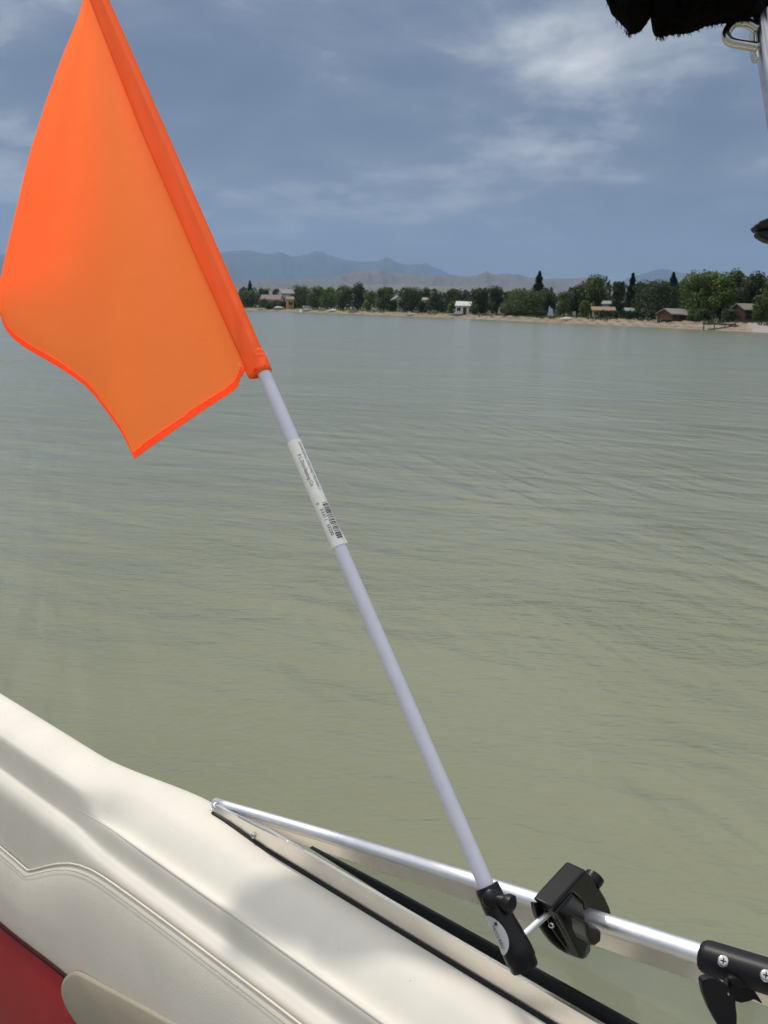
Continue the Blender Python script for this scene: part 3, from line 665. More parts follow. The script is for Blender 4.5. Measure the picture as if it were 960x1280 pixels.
for i in range(2600):
    px = rnd.uniform(300, 985); d = 12.5 + rnd.gauss(0, 1.4) + 2.5 * math.sin(px * .09); aa, rr, Q = place(px, max(8.5, d)); h = rnd.uniform(.15, .55)
    t = V((rnd.uniform(-1, 1), rnd.uniform(-1, 1), 0)).normalized() * h * .35; l_ = V((rnd.uniform(-.2, .2), rnd.uniform(-.2, .2), 0))
    wd_.add([Q - t, Q + t, Q + t * .4 + l_ + V((0, 0, h)), Q - t * .5 + l_ + V((0, 0, h * .8))], [(0, 1, 2, 3)])
wo = wd_.mk('bank_weeds', MT['leaf_olive'], shade=False, kind='stuff'); wo['label'] = 'grey-green weeds along the top of the sandy bank'

# ------------------------------------------------------------------ boat
boat = thing('motorboat', B(-1, .2, 0), 'white motorboat side with cream vinyl lining, red panel and low windshield', 'boat')

def catmull(pts, n):
    out = []
    P = [pts[0]] + list(pts) + [pts[-1]]
    for i in range(1, len(P) - 2):
        for k in range(n):
            t = k / n
            out.append(tuple(.5 * ((2 * P[i][c]) + (-P[i - 1][c] + P[i + 1][c]) * t + (2 * P[i - 1][c] - 5 * P[i][c] + 4 * P[i + 1][c] - P[i + 2][c]) * t * t + (-P[i - 1][c] + 3 * P[i][c] - 3 * P[i + 1][c] + P[i + 2][c]) * t ** 3) for c in (0, 1)))
    out.append(tuple(pts[-1])); return out

secL = [(.70, -.18), (.80, .2), (.862, .58), (.873, .70), (.872, .745), (.866, .775), (.855, .795), (.838, .806), (.81, .8045), (.786, .7985), (.7715, .7915), (.7665, .7860),
        (.7645, .776), (.7630, .756), (.7612, .734), (.7590, .7275), (.7520, .7245), (.7425, .717), (.737, .703), (.7355, .68), (.735, .65), (.735, .60), (.736, .50), (.738, .30), (.742, .10)]
secR = [(.72, -.18), (.83, .2), (.905, .58), (.922, .70), (.923, .745), (.917, .772), (.902, .790), (.880, .7995), (.852, .8010), (.826, .7945), (.803, .7785), (.7850, .7610),
        (.7745, .7555), (.7680, .7570), (.7635, .7500), (.7590, .7220), (.7500, .7150), (.7410, .709), (.7370, .698), (.7355, .68), (.735, .65), (.735, .60), (.736, .50), (.738, .30), (.742, .10)]
def blend(s): return smooth((s + 1.50) / .27)
def deck_section(s):
    k = blend(s); q = []
    for i, (a, b) in enumerate(zip(secL, secR)):
        kk = k if i < 8 else smooth((s + 1.435) / .11)
        t = lerp(a[0], b[0], kk); z = lerp(a[1], b[1], kk)
        if 9 <= i <= 14 and s > -1.0: t -= .004 * smooth((s + 1.05) / .5)     # the ledge drifts inboard going forward
        q.append((t, z))
    return q
SS = [-3.6, -3.0, -2.6, -2.3] + [-2.1 + .035 * i for i in range(62)] + [.3, .6, .9]
rows = []
for s in SS:
    sec = catmull(deck_section(s), 4); bend = -.035 * max(0, -s - 2.0) ** 1.6
    rows.append([B(s, t + bend, z) for t, z in sec])
shell = fixn(M_().grid(rows).mk('hull', MT['gelcoat'], boat))
tag(shell, 'white gelcoat gunwale with moulded ledge')
bs = [-1.44 + .02 * i for i in range(110)]
M_().tube([B(s, deck_section(s)[13][0] - .0002, deck_section(s)[13][1] - .0004) for s in bs], [.0030 * smooth((s + 1.43) / .22) + .0001 for s in bs], 12).mk('moulded_bead', MT['gelcoat'], shell)
# rub rail along the outside and the cockpit sole inside
M_().tube([B(s, interp(s, [(-1.5, .868), (-1.2, .918), (2, .922)]) + .008 - .035 * max(0, -s - 2.0) ** 1.6, .71) for s in SS], .014, 10).mk('rub_rail', MT['rubber'], boat)
M_().grid([[B(s, t, .10 + .004 * (i % 2)) for i, t in enumerate((-1.0, -.6, -.2, .2, .5, .735))] for s in (-3.6, -2.4, -1.2, 0, .9)]).mk('cockpit_floor', MT['carpet'], boat)

# vinyl side panel
F4 = [Ut(x, y, .732) for x, y in ((0, 1058), (20, 1075), (36, 1089), (47, 1086.5), (60, 1083), (74, 1080.5), (88, 1080), (101, 1082.5), (115, 1088), (128, 1095.5), (142, 1105), (170, 1125), (220, 1162), (330, 1245))]
TOP = [(st(p)[0], st(p)[2]) for p in F4]
TOP = [(-3.6, TOP[0][1] + .01), (-2.0, TOP[0][1])] + TOP + [(-.6, TOP[-1][1] - .001), (.9, TOP[-1][1] - .005)]
F5 = [Ut(x, y, .718) for x, y in ((0, 1166), (79, 1224))]
BOT = [(-3.6, st(F5[0])[2]), (st(F5[0])[0], st(F5[0])[2]), (st(F5[1])[0], st(F5[1])[2]), (.9, .46)]
_B = list(BOT); BOT = [(x, sum(interp(x + .03 * k, _B) for k in range(-4, 5)) / 9) for x in [-3.6 + .05 * i for i in range(92)]]
def panel(name, top, bot, s0, s1, t_edge, bulge, matr, n=70, soft=.03, extra=None):
    rows = []
    ss = [lerp(s0, s1, i / n) for i in range(n + 1)]
    if extra: ss = [x for x in ss if x < extra[0] - .004 or x > extra[-1] + .004]; ss = sorted(ss + extra)
    for s in ss:
        a = sum(interp(s + .012 * k, top) for k in (-1, 0, 1)) / 3; b = interp(s, bot); h = a - b; row = []
        for w in (0, .004, .012, .03, .06, .11, .18, .28, .4, .5, .6, .72, .82, .9, .95, .985, 1):
            d = min(w, 1 - w) * h
            bb = bulge * (1 - math.exp(-d / soft)) + .004 * (1 - math.exp(-d / .0025))
            row.append(B(s, t_edge - bb, a - w * h))
        rows.append(row)
    return fixn(M_().grid(rows).mk(name, matr, boat))
ex = [-1.62 + .012 * i for i in range(40)]
tag(panel('side_panel', TOP, BOT, -3.0, .9, .734, .017, MT['vinyl'], 60, .035, ex), 'padded cream vinyl side panel')
def on_edge(s, dz=0, dt=0): return B(s, .7305 + dt, interp(s, TOP) + dz)
pip = sorted([x for x in [lerp(-2.6, .7, i / 120) for i in range(121)] if x < ex[0] - .004 or x > ex[-1] + .004] + ex)
M_().tube([on_edge(s, .0015) for s in pip], .0019, 10).mk('piping', MT['piping'], boat)
sm = M_(); q_ = -2.4
while q_ < .6:
    sm.tube([on_edge(q_, -.0075, -.0066), on_edge(q_ + .0019, -.0073, -.0070), on_edge(q_ + .0038, -.0075, -.0066)], .00055, 5); q_ += .0052
sm.mk('stitching', MT['thread'], boat, kind='stuff')
SR = st(F5[1])[0] + .10
redp = tag(panel('red_panel', BOT, [(-3.6, .14), (.9, .14)], -3.0, SR, .730, .022, MT['red'], 50, .05), 'deep red vinyl lower side panel')
M_().tube([B(s, .724, interp(s, BOT) + .001) for s in [lerp(-3.0, SR, i / 40) for i in range(41)]], .0016, 6).mk('seam', MT['rubber'], boat)
# lower cream continuation forward of the red panel, then the beige pocket standing proud of it
panel('lower_panel', BOT, [(-3.6, .14), (.9, .14)], SR - .01, .9, .734, .010, MT['vinyl'], 30, .05)
PK = [(84, 1219), (96, 1217), (130, 1235), (170, 1256), (213, 1280), (300, 1330), (420, 1400), (420, 1520), (260, 1470), (150, 1360), (112, 1300), (92, 1276), (80, 1256), (75.5, 1240), (77, 1227)]
loop = [Ut(x, y, .708) for x, y in PK]
def loft_loop(loop, t_in, t_out, matr, name, parent):
    cen = sum(loop, V()) / len(loop); m_ = M_(); n = len(loop); rings = []
    for k, (sc, t) in enumerate(((1, t_in), (1, t_out + .004), (.985, t_out + .001), (.95, t_out), (.6, t_out - .004), (.2, t_out - .005))):
        ring = []
        for p in loop:
            q = cen + (p - cen) * sc; s, _, z = st(q); ring.append(B(s, t, z))
        rings.append(ring + [ring[0]])
    m_.grid(rings); s, _, z = st(cen); c = len(m_.v); m_.v.append(B(s, t_out - .005, z))
    n0 = 5 * (n + 1)
    for i in range(n): m_.f.append((n0 + i, n0 + i + 1, c))
    return fixn(m_.mk(name, matr, parent))
pk2 = []
for i in range(len(loop)):
    a_, b_, c_, d_ = loop[i - 1], loop[i], loop[(i + 1) % len(loop)], loop[(i + 2) % len(loop)]
    for k in range(4):
        t = k / 4; pk2.append(.5 * (2 * b_ + (c_ - a_) * t + (2 * a_ - 5 * b_ + 4 * c_ - d_) * t * t + (3 * b_ - a_ - 3 * c_ + d_) * t ** 3))
tag(loft_loop(pk2, .730, .707, MT['beige'], 'storage_pocket', boat), 'beige vinyl storage pocket with rounded end')

# windshield (part of the boat) > rail, strips, pane, gaskets, screws
RA, RB = V((-1.2, .885, .8085)), V((-.36, .93, .9335))
def RAIL(s):
    k = (s - RA.x) / (RB.x - RA.x); q = RA.lerp(RB, k) if 0 <= k <= 1 else RA + (RB - RA) * k
    arch = .004 * math.sin(math.pi * max(0, min(1, k)))
    return V((s, q.y, q.z + arch))
def BV(q): return B(q.x, q.y, q.z)
rs = [-1.205 + .03 * i for i in range(52)]
def rr(s): return interp(s, [(-1.2, .0085), (-.9, .0098), (-.4, .0118), (.3, .0125)])
ws = M_().tube([BV(RAIL(s)) for s in rs], [rr(s) for s in rs], 24).mk('windshield', MT['alu'], boat)
tag(ws, 'polished aluminium windshield rail rising forward')
def strip(name, f_top, f_bot, s0, s1, thick, matr, n=50):
    A, Bt = [], []
    rows = []
    for i in range(n + 1):
        s = lerp(s0, s1, i / n); a, b = f_top(s), f_bot(s)
        rows.append([BV(a + V((0, thick / 2, 0))), BV(a - V((0, thick / 2, 0))), BV(b - V((0, thick / 2, 0))), BV(b + V((0, thick / 2, 0))), BV(a + V((0, thick / 2, 0)))])
    m_ = M_().grid(rows); w = 5; n0 = 0; m_.f.append((0, 1, 2, 3)); e = n * w; m_.f.append((e + 3, e + 2, e + 1, e))
    return sharp(fixn(m_.mk(name, matr, ws)))
def base_z(s): return .8035
BT = .866
def base_top(s):
    k = smooth((s + 1.185) / .16); return V((s, lerp(BT + .010, BT - .010, k), lerp(.815, .8425, k)))
def base_bot(s): return V((s, lerp(BT + .006, BT - .003, smooth((s + 1.185) / .16)), .8045))
strip('base_frame', base_top, base_bot, -1.195, .32, .005, MT['strip'])
def up_top(s): q = RAIL(s); return V((s, q.y - .0050, q.z - rr(s) * .6))
def up_bot(s): q = RAIL(s); return V((s, q.y + .0025, max(q.z - rr(s) - interp(s, [(-1.2, .002), (-1.0, .016), (-.4, .021), (.3, .024)]), .807)))
strip('rail_web', up_top, up_bot, -1.19, .32, .007, MT['strip'])
def gas_top(s): q = base_top(s); return V((s, BT + .004, q.z + interp(s, [(-.96, .0), (-.8, .0060), (-.4, .0125), (.3, .017)])))
strip('pane_gasket', gas_top, lambda s: V((s, BT + .002, base_top(s).z - interp(s, [(-.96, .0005), (-.8, .006)]))), -.955, .32, .004, MT['rubber'])
def dg_t(s): return lerp(BT + .006, BT - .003, smooth((s + 1.185) / .16)) - .0042
strip('deck_gasket', lambda s: V((s, dg_t(s), .8050)), lambda s: V((s, dg_t(s), .7980)), -1.19, .32, .0030, MT['rubber'])
def pane_top(s): q = up_bot(s); return V((s, q.y + .002, q.z + .004))
def pane_bot(s): return V((s, .893, .7985))
strip('pane', pane_top, pane_bot, -.93, .32, .004, MT['glass'], 40)
# the fold line of the corner plate where the two strips meet
M_().tube([BV(V((s, lerp(BT + .010, BT - .010, smooth((s + 1.185) / .16)) - .0030, interp(s, [(-1.13, .8235), (-1.03, .8405), (-.95, .847)])))) for s in (-1.12, -1.08, -1.04, -1.0, -.95)], .0007, 6).mk('plate_seam', MT['steel'], ws)
def screw(c, nrm, r, parent, name='screw', mt='steel'):
    nrm = V(nrm).normalized(); m_ = M_()
    prof = [(-.6, 1.0), (0, 1.0), (.18, .93), (.32, .75), (.38, .45), (.39, .02)]
    m_.tube([V(c) + nrm * r * a for a, _ in prof], [r * b for _, b in prof], 18)
    o = sharp(m_.mk(name, MT[mt], parent), 50)
    a = nrm.orthogonal().normalized(); b = nrm.cross(a); x = (a * math.cos(.5) + b * math.sin(.5)); y = nrm.cross(x); c2 = V(c) + nrm * r * .385
    m2 = M_().box(c2, x * r * .46, y * r * .11, nrm * r * .03); m2.box(c2, y * r * .46, x * r * .11, nrm * r * .034)
    mk('cross_slot', m2.v, m2.f, MT['rubber'], o, shade=False); return o
cdir = lambda P: (EYE - P).normalized()
for x, y, s, r in ((271.5, 1007, -1.190, .0085), (267.5, 1013, -1.199, .0070), (285, 1014.5, -1.166, .0070)):
    P = Us(x, y, s); screw(P, V((0, 0, .9)) + cdir(P) * .6, r, ws)
P = Ut(316, 1045, BT - .0070); screw(P, -OUT, .0042, ws)

# ------------------------------------------------------------------ flag and its pole
PA = U(607, 1105, 1.10); PD = (U(327, 460, 1.32) - PA).normalized()
def pole_at(py):
    lo, hi = -.2, 2.2
    for _ in range(50):
        mid = (lo + hi) / 2; v = PA + PD * mid - EYE; yy = 640 - FPX * v.dot(up) / v.dot(fw)
        if yy > py: lo = mid
        else: hi = mid
    return lo
PR = .0091
LTOP = pole_at(-70)
flag = thing('flag_on_pole', PA - PD * .05, 'orange nylon flag on a slanted white pole above the boat rail', 'flag')
pole = sharp(M_().tube([PA + PD * l for l in (-.085, 0, .2, .4, .6, .8, 1.0, 1.2, LTOP - .004, LTOP)], [PR] * 9 + [PR * .8], 28).mk('pole', MT['polewhite'], flag), 60)
# frame around the pole: angle 0 faces the viewer, positive turns to the right
PF = (EYE - (PA + PD * .5)); PF = (PF - PD * PF.dot(PD)).normalized(); PRt = PD.cross(PF)
if PRt.dot(rt) < 0: PRt = -PRt
def cyl(l, ang, r): return PA + PD * l + (PF * math.cos(ang) + PRt * math.sin(ang)) * r
S0, S1 = pole_at(553), pole_at(684)
rows = [[cyl(lerp(S0, S1, i / 24), a, PR + .00035) for a in [R(-112 + 8 * k) for k in range(29)]] for i in range(25)]
sticker = fixn(M_().grid(rows).mk('sticker', MT['paper'], flag)); tag(sticker, 'white paper sticker with small print and barcode')
# a lifted corner at the lower right of the sticker
rows = [[cyl(lerp(S1 + .030, S1 + .001, i / 6), R(78) + R(5.5) * k, PR + .0005 + .0006 * k * (i / 6)) for k in range(5)] for i in range(7)]
fixn(M_().grid(rows).mk('lifted_corner', MT['paper'], sticker))
def text_mesh(body, size):
    c = bpy.data.curves.new('print', 'FONT'); c.body = body; c.size = size; c.resolution_u = 2
    o = bpy.data.objects.new('print', c); COL.objects.link(o); dg = bpy.context.evaluated_depsgraph_get(); dg.update()
    me = bpy.data.meshes.new_from_object(o.evaluated_get(dg)); vs = [tuple(v.co) for v in me.vertices]; fs = [tuple(p.vertices) for p in me.polygons]
    bpy.data.objects.remove(o); bpy.data.meshes.remove(me); return vs, fs
def print_on(body, length, l0, ang0, cap, r, name, parent, matr='ink', at=cyl):
    vs, fs = text_mesh(body, 1.0); w = max(v[0] for v in vs); h = .7
    mk(name, [at(l0 - v[0] / w * length, ang0 + v[1] / h * cap / r, r + .0003) for v in vs], fs, MT[matr], parent, shade=False)
rS = PR + .0004
print_on('DAMAGING, DISCARD PROPERLY', pole_at(557) - pole_at(617), pole_at(557), R(33), .0034, rS, 'print', sticker)
print_on('F L Distributing Co.', pole_at(571) - pole_at(611), pole_at(571), R(-14), .0046, rS, 'print', sticker)
print_on('0', .0026, pole_at(630), R(-34), .0040, rS, 'print', sticker)
print_on('53311', pole_at(638) - pole_at(652), pole_at(638), R(-20), .0042, rS, 'print', sticker)
print_on('33200', pole_at(657) - pole_at(671), pole_at(657), R(-20), .0042, rS, 'print', sticker)
random.seed(4); m_ = M_(); l = pole_at(632); le = pole_at(676)
while l > le:
    w = random.choice((.0006, .0006, .0012, .0018)); long_ = random.random() < .2
    a0 = R(8 if long_ else 13); a1 = R(66)
    m_.grid([[cyl(l - w * i, lerp(a0, a1, k / 6), rS + .0003) for k in range(7)] for i in (0, 1)]); l -= w + random.choice((.0007, .0009, .0016))
fixn(m_.mk('barcode', MT['ink'], sticker))

# flag cloth
def pdepth(py):
    l = pole_at(py); return (PA + PD * l - EYE).dot(fw)
def pline(pts, n):
    """even samples along a smooth pixel polyline"""
    c = catmull(pts, 8); L_ = [0]
    for a, b in zip(c, c[1:]): L_.append(L_[-1] + math.hypot(a[0] - b[0], a[1] - b[1]))
    out = []
    for i in range(n + 1):
        d = L_[-1] * i / n
        j = max(k for k in range(len(L_)) if L_[k] <= d + 1e-9); j = min(j, len(c) - 2)
        k = (d - L_[j]) / max(1e-9, L_[j + 1] - L_[j]); out.append((lerp(c[j][0], c[j + 1][0], k), lerp(c[j][1], c[j + 1][1], k)))
    return out
NV = 70
SL = pline([(123, -22), (134, 0), (160, 68), (186, 140), (210, 196), (232, 250), (256, 316), (280, 382), (299, 430), (310, 461)], NV)
LF = pline([(108, -22), (103, 2), (97, 24), (77, 73), (55, 135), (36, 197), (22, 255), (10, 305), (1, 348), (-2.5, 372), (0, 392)], NV)
BA = pline([(310, 461), (302, 470), (299, 479), (292, 488.5), (255, 513), (204, 548), (168, 574)], 34)
BB = pline([(168, 574), (153, 543), (135, 517), (109, 485), (73, 459), (29, 433), (8, 413), (0, 392)], 36)
BO = BA + BB[1:]; NU = len(BO) - 1
def fl_depth(u, v, x, y):
    base = pdepth(lerp(SL[0][1], 463, v)) if True else 0
    # cloth hangs a little behind the pole near the sleeve, billows to the viewer, then folds away at the left
    d = base + .004 + .19 * u * (.12 + .98 * v) - .004 * math.sin(math.pi * u) * v
    d += .006 * math.sin(u * 9.5 + .6) * (.25 + .75 * v) + .004 * math.sin(u * 19 - v * 3) * v
    d += .016 * smooth((u - .82) / .18) * (1 - .3 * v)
    return d
front = []
for i in range(NV + 1):
    v = i / NV; row = []
    for k in range(NU + 1):
        u = k / NU
        top = (lerp(SL[0][0], LF[0][0], u), lerp(SL[0][1], LF[0][1], u))
        p = []
        for c in (0, 1):
            rul = lerp(SL[i][c], LF[i][c], u); rul2 = lerp(top[c], BO[k][c], v)
            bil = lerp(lerp(SL[0][c], LF[0][c], u), lerp(SL[NV][c], LF[NV][c], u), v)
            p.append(rul + (BO[k][c] - lerp(SL[NV][c], LF[NV][c], u)) * v ** 3 + (top[c] - lerp(SL[0][c], LF[0][c], u)) * (1 - v))
        row.append((p[0], p[1], fl_depth(u, v, *p)))
    front.append(row)
rows = [[U(x, y, d) for x, y, d in r] for r in front]
cl = M_().grid(rows)
# the part of the cloth folded back behind the left edge
back = []
EDGE = pline([(120, -20), (124, 20), (134, 120), (146, 220), (153, 300), (148, 350), (120, 372), (90, 378)], NV)
for i in range(NV + 1):
    v = i / NV; row = []
    x0, y0, d0 = front[i][NU]; x1, y1 = EDGE[i]
    for k in range(22):
        w = k / 21; e = 1 - (1 - w) ** 2
        row.append(U(lerp(x0, x1, w), lerp(y0, y1, w) - 12 * math.sin(math.pi * w) * v, d0 + .055 * math.sin(min(1, w * 2.2) * math.pi / 2) * (.3 + .7 * v) - .02 * w * v))
    back.append(row)
cl.grid(back)
flc = cl.mk('flag_cloth', MT['flag'], flag); tag(flc, 'translucent bright orange nylon cloth hanging in a soft fold')
# hem: doubled cloth along the two free edges, lying on the cloth
hm_ = M_(); hr = []
for k in range(NU + 1):
    def col_pt(f):
        i0 = min(NV - 1, int(f * NV)); q = f * NV - i0; a_, b_ = front[i0][k], front[i0 + 1][k]
        return tuple(lerp(a_[c], b_[c], q) for c in range(3))
    x1, y1, _ = front[NV][k]; f = 1.0; want = 8.8 * min(1, .45 + k * .12)
    while f > .8:
        xx, yy, _ = col_pt(f)
        if math.hypot(xx - x1, yy - y1) > want: break
        f -= .002
    hr.append([U(*col_pt(min(1, lerp(1.0, f, a)))[:2], col_pt(min(1, lerp(1.0, f, a)))[2] - .0016) for a in (0, .33, .67, 1.0)])
hm_.grid(hr); hm_.grid([[p + (p - EYE).normalized() * .0032 for p in r] for r in hr])
hm_.mk('hem', MT['hem'], flc)
# stitching thread along the hem
M_().tube([r[3] + (EYE - r[3]).normalized() * .0006 + (r[2] - r[3]) * .25 for r in hr[1:]], .0004, 5).mk('stitching', MT['othread'], flc)
# sleeve around the pole
sv = M_(); rings = []
Ys = [-60, -30] + [lerp(-10, 463, i / 46) for i in range(47)]
for i, y in enumerate(Ys):
    l = pole_at(y); k = i / (len(Ys) - 1)
    rg = []
    wob = .0012 * math.sin(y * .11) + .0010 * math.sin(y * .31 + 1)
    half = interp(y, [(-60, .0125), (0, .0145), (150, .0175), (300, .0170), (420, .0160), (463, .0152)])
    off = -(half - .0112)
    for j in range(28):
        an = 2 * math.pi * j / 28
        sn = math.sin(an); full = 2 * half - .0108
        xx = sn * .0108 if sn >= 0 else sn * full
        dep = .0106 * (abs(math.cos(an)) if sn >= 0 else (1 - abs(sn)) ** .62 * .96 + .04 * abs(math.cos(an))) * (1 if math.cos(an) >= 0 else -1)
        fold = smooth((y - 300) / 130) * (.0016 * math.sin(xx * 420 + y * .16) + .0011 * math.sin(xx * 700 - y * .31)) + .0005 * math.sin(y * .05 + xx * 300)
        rg.append(PA + PD * l + PRt * xx + PF * (dep + (fold + .0022 * smooth((y - 300) / 130) if math.cos(an) > 0 and sn < .75 else 0)))
    rings.append(rg + [rg[0]])
sv.grid(rings); slv = fixn(sv.mk('sleeve', MT['hem'], flag)); tag(slv, 'deep orange sewn sleeve around the pole')
rings = []
for y, g in ((441, .0003), (442, .0009), (452, .0012), (463, .0012), (466, .0008), (467, -.001)):
    l = pole_at(y); half = .0150 + g
    rg = []
    for j in range(29):
        an = 2 * math.pi * j / 28; sn = math.sin(an); cs = math.cos(an)
        rg.append(PA + PD * l + PRt * (sn * (.0110 + g) if sn >= 0 else sn * (2 * half - .0108)) + PF * (.0108 + g) * (abs(cs) if sn >= 0 else (1 - abs(sn)) ** .62) * (1 if cs >= 0 else -1))
    rings.append(rg)
fixn(M_().grid(rings).mk('sleeve_hem', MT['hem'], slv))
for yy in (444, 450):
    M_().tube([PA + PD * pole_at(yy) + PRt * (.0112 * math.sin(R(a)) if a >= 0 else .0195 * math.sin(R(a))) + PF * (.0124 * (math.cos(R(a)) if a >= 0 else (1 - abs(math.sin(R(a)))) ** .62) + .0004) for a in range(-84, 91, 6)], .00045, 5).mk('stitching', MT['othread'], slv)
M_().tube([U(301 + dx, 461 + dy, pdepth(461) - .016 + dz) for dx, dy, dz in ((-3, -6, 0), (1, -1, -.002), (-2, 3, 0), (3, 5, -.002), (1, 9, 0))], .0011, 6).mk('thread_end', MT['hem'], slv)

# ------------------------------------------------------------------ flag holder: tube, knob, rod and rail clamp
hold = thing('flag_holder', PA - PD * .12, 'black plastic flag holder clamped to the windshield rail', 'holder')
HL0, HL1 = pole_at(1109), pole_at(1214)
prof = [(HL0 - .002, PR + .0004), (HL0 + .0008, PR + .0008), (HL0 + .0012, .0134), (HL0 - .004, .0142), (HL0 - .02, .0142), (HL0 - .034, .0147), (HL0 - .06, .0160), (HL1 + .022, .0170), (HL1 + .012, .0172), (HL1 + .010, .0160), (HL1 + .003, .0158), (HL1, .0140), (HL1 - .0005, .0001)]
HOFF = PRt * .0028
def haxis(l): return PA + PD * l + HOFF * smooth((HL0 - .02 - l) / .05)
tube = sharp(M_().tube([haxis(l) for l, _ in prof], [r for _, r in prof], 36, cap=False).mk('holder_tube', MT['plastic'], hold), 40); fixn(tube)
M_().tube([haxis(HL0 - .012) + PF * .012, haxis(HL0 - .012) + PF * .0165], [.011, .010], 18).mk('boss', MT['plastic'], tube)
# clamp screw knob at the right of the tube
K0 = haxis(pole_at(1124)) + PRt * .004 + PF * .010
K1 = U(638.5, 1130, (K0 - EYE).dot(fw) - .012)
kd = (K1 - K0).normalized()
knob = sharp(M_().tube([K0, K0.lerp(K1, .45), K0.lerp(K1, .46), K0.lerp(K1, .6), K0.lerp(K1, .62), K1 - kd * .004, K1 + kd * .0015, K1 + kd * .004], [.0062, .0062, .0072, .0072, .0084, .0101, .0099, .006], 24).mk('knob', MT['plastic2'], hold), 45)
# oval label wrapped on the tube, turned to the left
lc, la = (pole_at(1138) + pole_at(1187)) / 2, R(-64)
lh = (pole_at(1138) - pole_at(1187)) / 2
def hr_(l): return interp(-l, [(-p[0], p[1]) for p in prof[3:9]])
def hcyl(l, ang, r=None): return haxis(l) + (PF * math.cos(ang) + PRt * math.sin(ang)) * (hr_(l) + .0004 if r is None else hr_(l) + .0004 + (r - .0155))
rows = []
for i in range(25):
    ph = math.pi * i / 24; l = lc + lh * math.cos(ph); w = R(56) * math.sin(ph) + .004
    rows.append([hcyl(l, la + w * (k / 10 - 1)) for k in range(21)])
lab = fixn(M_().grid(rows).mk('oval_label', MT['label'], hold)); tag(lab, 'silver oval label with dark lettering')
def hprint(l, ang, r): return hcyl(l, ang, .0158)
print_on('TICCI REU', lh * 1.18, lc + lh * .50, la + R(4), .0052, .016, 'lettering', lab, at=hprint)
star = []
for k in range(14):
    an = 2 * math.pi * k / 14; rr_ = .0032 if k % 2 == 0 else .0014
    star.append(hcyl(lc + lh * .50 + rr_ * math.cos(an), la + R(33) + rr_ * math.sin(an) / .016, .0158))
mk('emblem', star, [tuple(range(14))], MT['ink'], lab, shade=False)
# rail clamp: C-shaped jaws cut square to the rail
SCL = -.533; TH = .027
def cp(zx, zy, s=SCL): return Us(660 + zx / 8, 1070 + zy / 8, s)
upper = [(240, 522), (330, 420), (420, 318), (500, 228), (580, 140), (640, 205), (720, 318), (780, 420), (825, 520), (845, 605), (800, 720), (760, 650), (720, 590), (670, 560), (620, 560), (585, 590), (560, 470), (450, 372), (280, 568)]
uj = M_().prism([cp(*q) for q in upper], -BOW * TH); uo = bevel(sharp(fixn(uj.mk('upper_jaw', MT['plastic'], hold, shade=True))), .0032, 4)
lower = [(284, 572), (452, 380), (556, 478), (578, 590), (575, 660), (600, 730), (660, 760), (735, 770), (728, 862), (672, 906), (634, 894), (630, 960), (596, 1005), (556, 1040), (530, 1026), (480, 930), (400, 780), (330, 650)]
lj = M_().prism([cp(*q, s=SCL + .0035) for q in lower], -BOW * (TH - .004)); bevel(sharp(fixn(lj.mk('lower_jaw', MT['plastic'], hold, shade=True))), .0028, 4)
hk = M_().prism([cp(*q, s=SCL + .036) for q in [(588, 668), (640, 700), (700, 718), (738, 752), (732, 858), (676, 902), (640, 892), (600, 815)]], -BOW * .022)
bevel(sharp(fixn(hk.mk('jaw_hook', MT['plastic'], hold, shade=True))), .0030, 4)
# inboard face: two curved ribs with a slot between them
for ds, wdt, outer, inner in (
        (-.0225, .0060, [(66, 474), (72, 540), (96, 620), (140, 720), (190, 800), (250, 875), (325, 940), (400, 985), (470, 1012), (540, 1034)], [(600, 1000), (560, 800), (430, 600), (260, 500)]),
        (-.0130, .0035, [(170, 520), (190, 610), (240, 720), (300, 815), (370, 905), (450, 985), (540, 1034)], [(600, 1000), (540, 780), (420, 600), (300, 500)]),
        (-.0040, .0050, [(240, 528), (270, 610), (335, 730), (410, 860), (480, 965), (548, 1036)], [(600, 1010), (480, 830), (380, 660), (300, 560)])):
    bevel(sharp(fixn(M_().prism([cp(x, y, SCL + ds + wdt / 2) for x, y in outer + inner], -BOW * wdt).mk('rib', MT['plastic'], hold, shade=True))), .0010)
# round nut at the back and the pivot screw at the front
Pn = cp(650, 235, SCL - .010); nd = (OUT * .75 + V((0, 0, .45))).normalized()
sharp(M_().tube([Pn - nd * .006, Pn + nd * .001, Pn + nd * .005, Pn + nd * .0065], [.0115, .0122, .0120, .009], 20).mk('nut', MT['plastic'], hold), 45)
Ps = cp(232, 690, SCL - .012); sd = (EYE - Ps).normalized()
screw(Ps + sd * .008, sd * .6 - OUT * .6, .0036, hold)
# aluminium rod from the holder into the clamp
Ra = haxis(pole_at(1180)) + PF * -.002 + PRt * .004; Rb = cp(185, 575, SCL - .014); 
Rb = U(684, 1142.5, (Rb - EYE).dot(fw) - .002)
rodd = (Rb - Ra).normalized()
sharp(M_().tube([Ra, Rb, Rb + rodd * .018], .0040, 18).mk('rod', MT['alu'], hold), 60)
for ang_ in ():
    pass

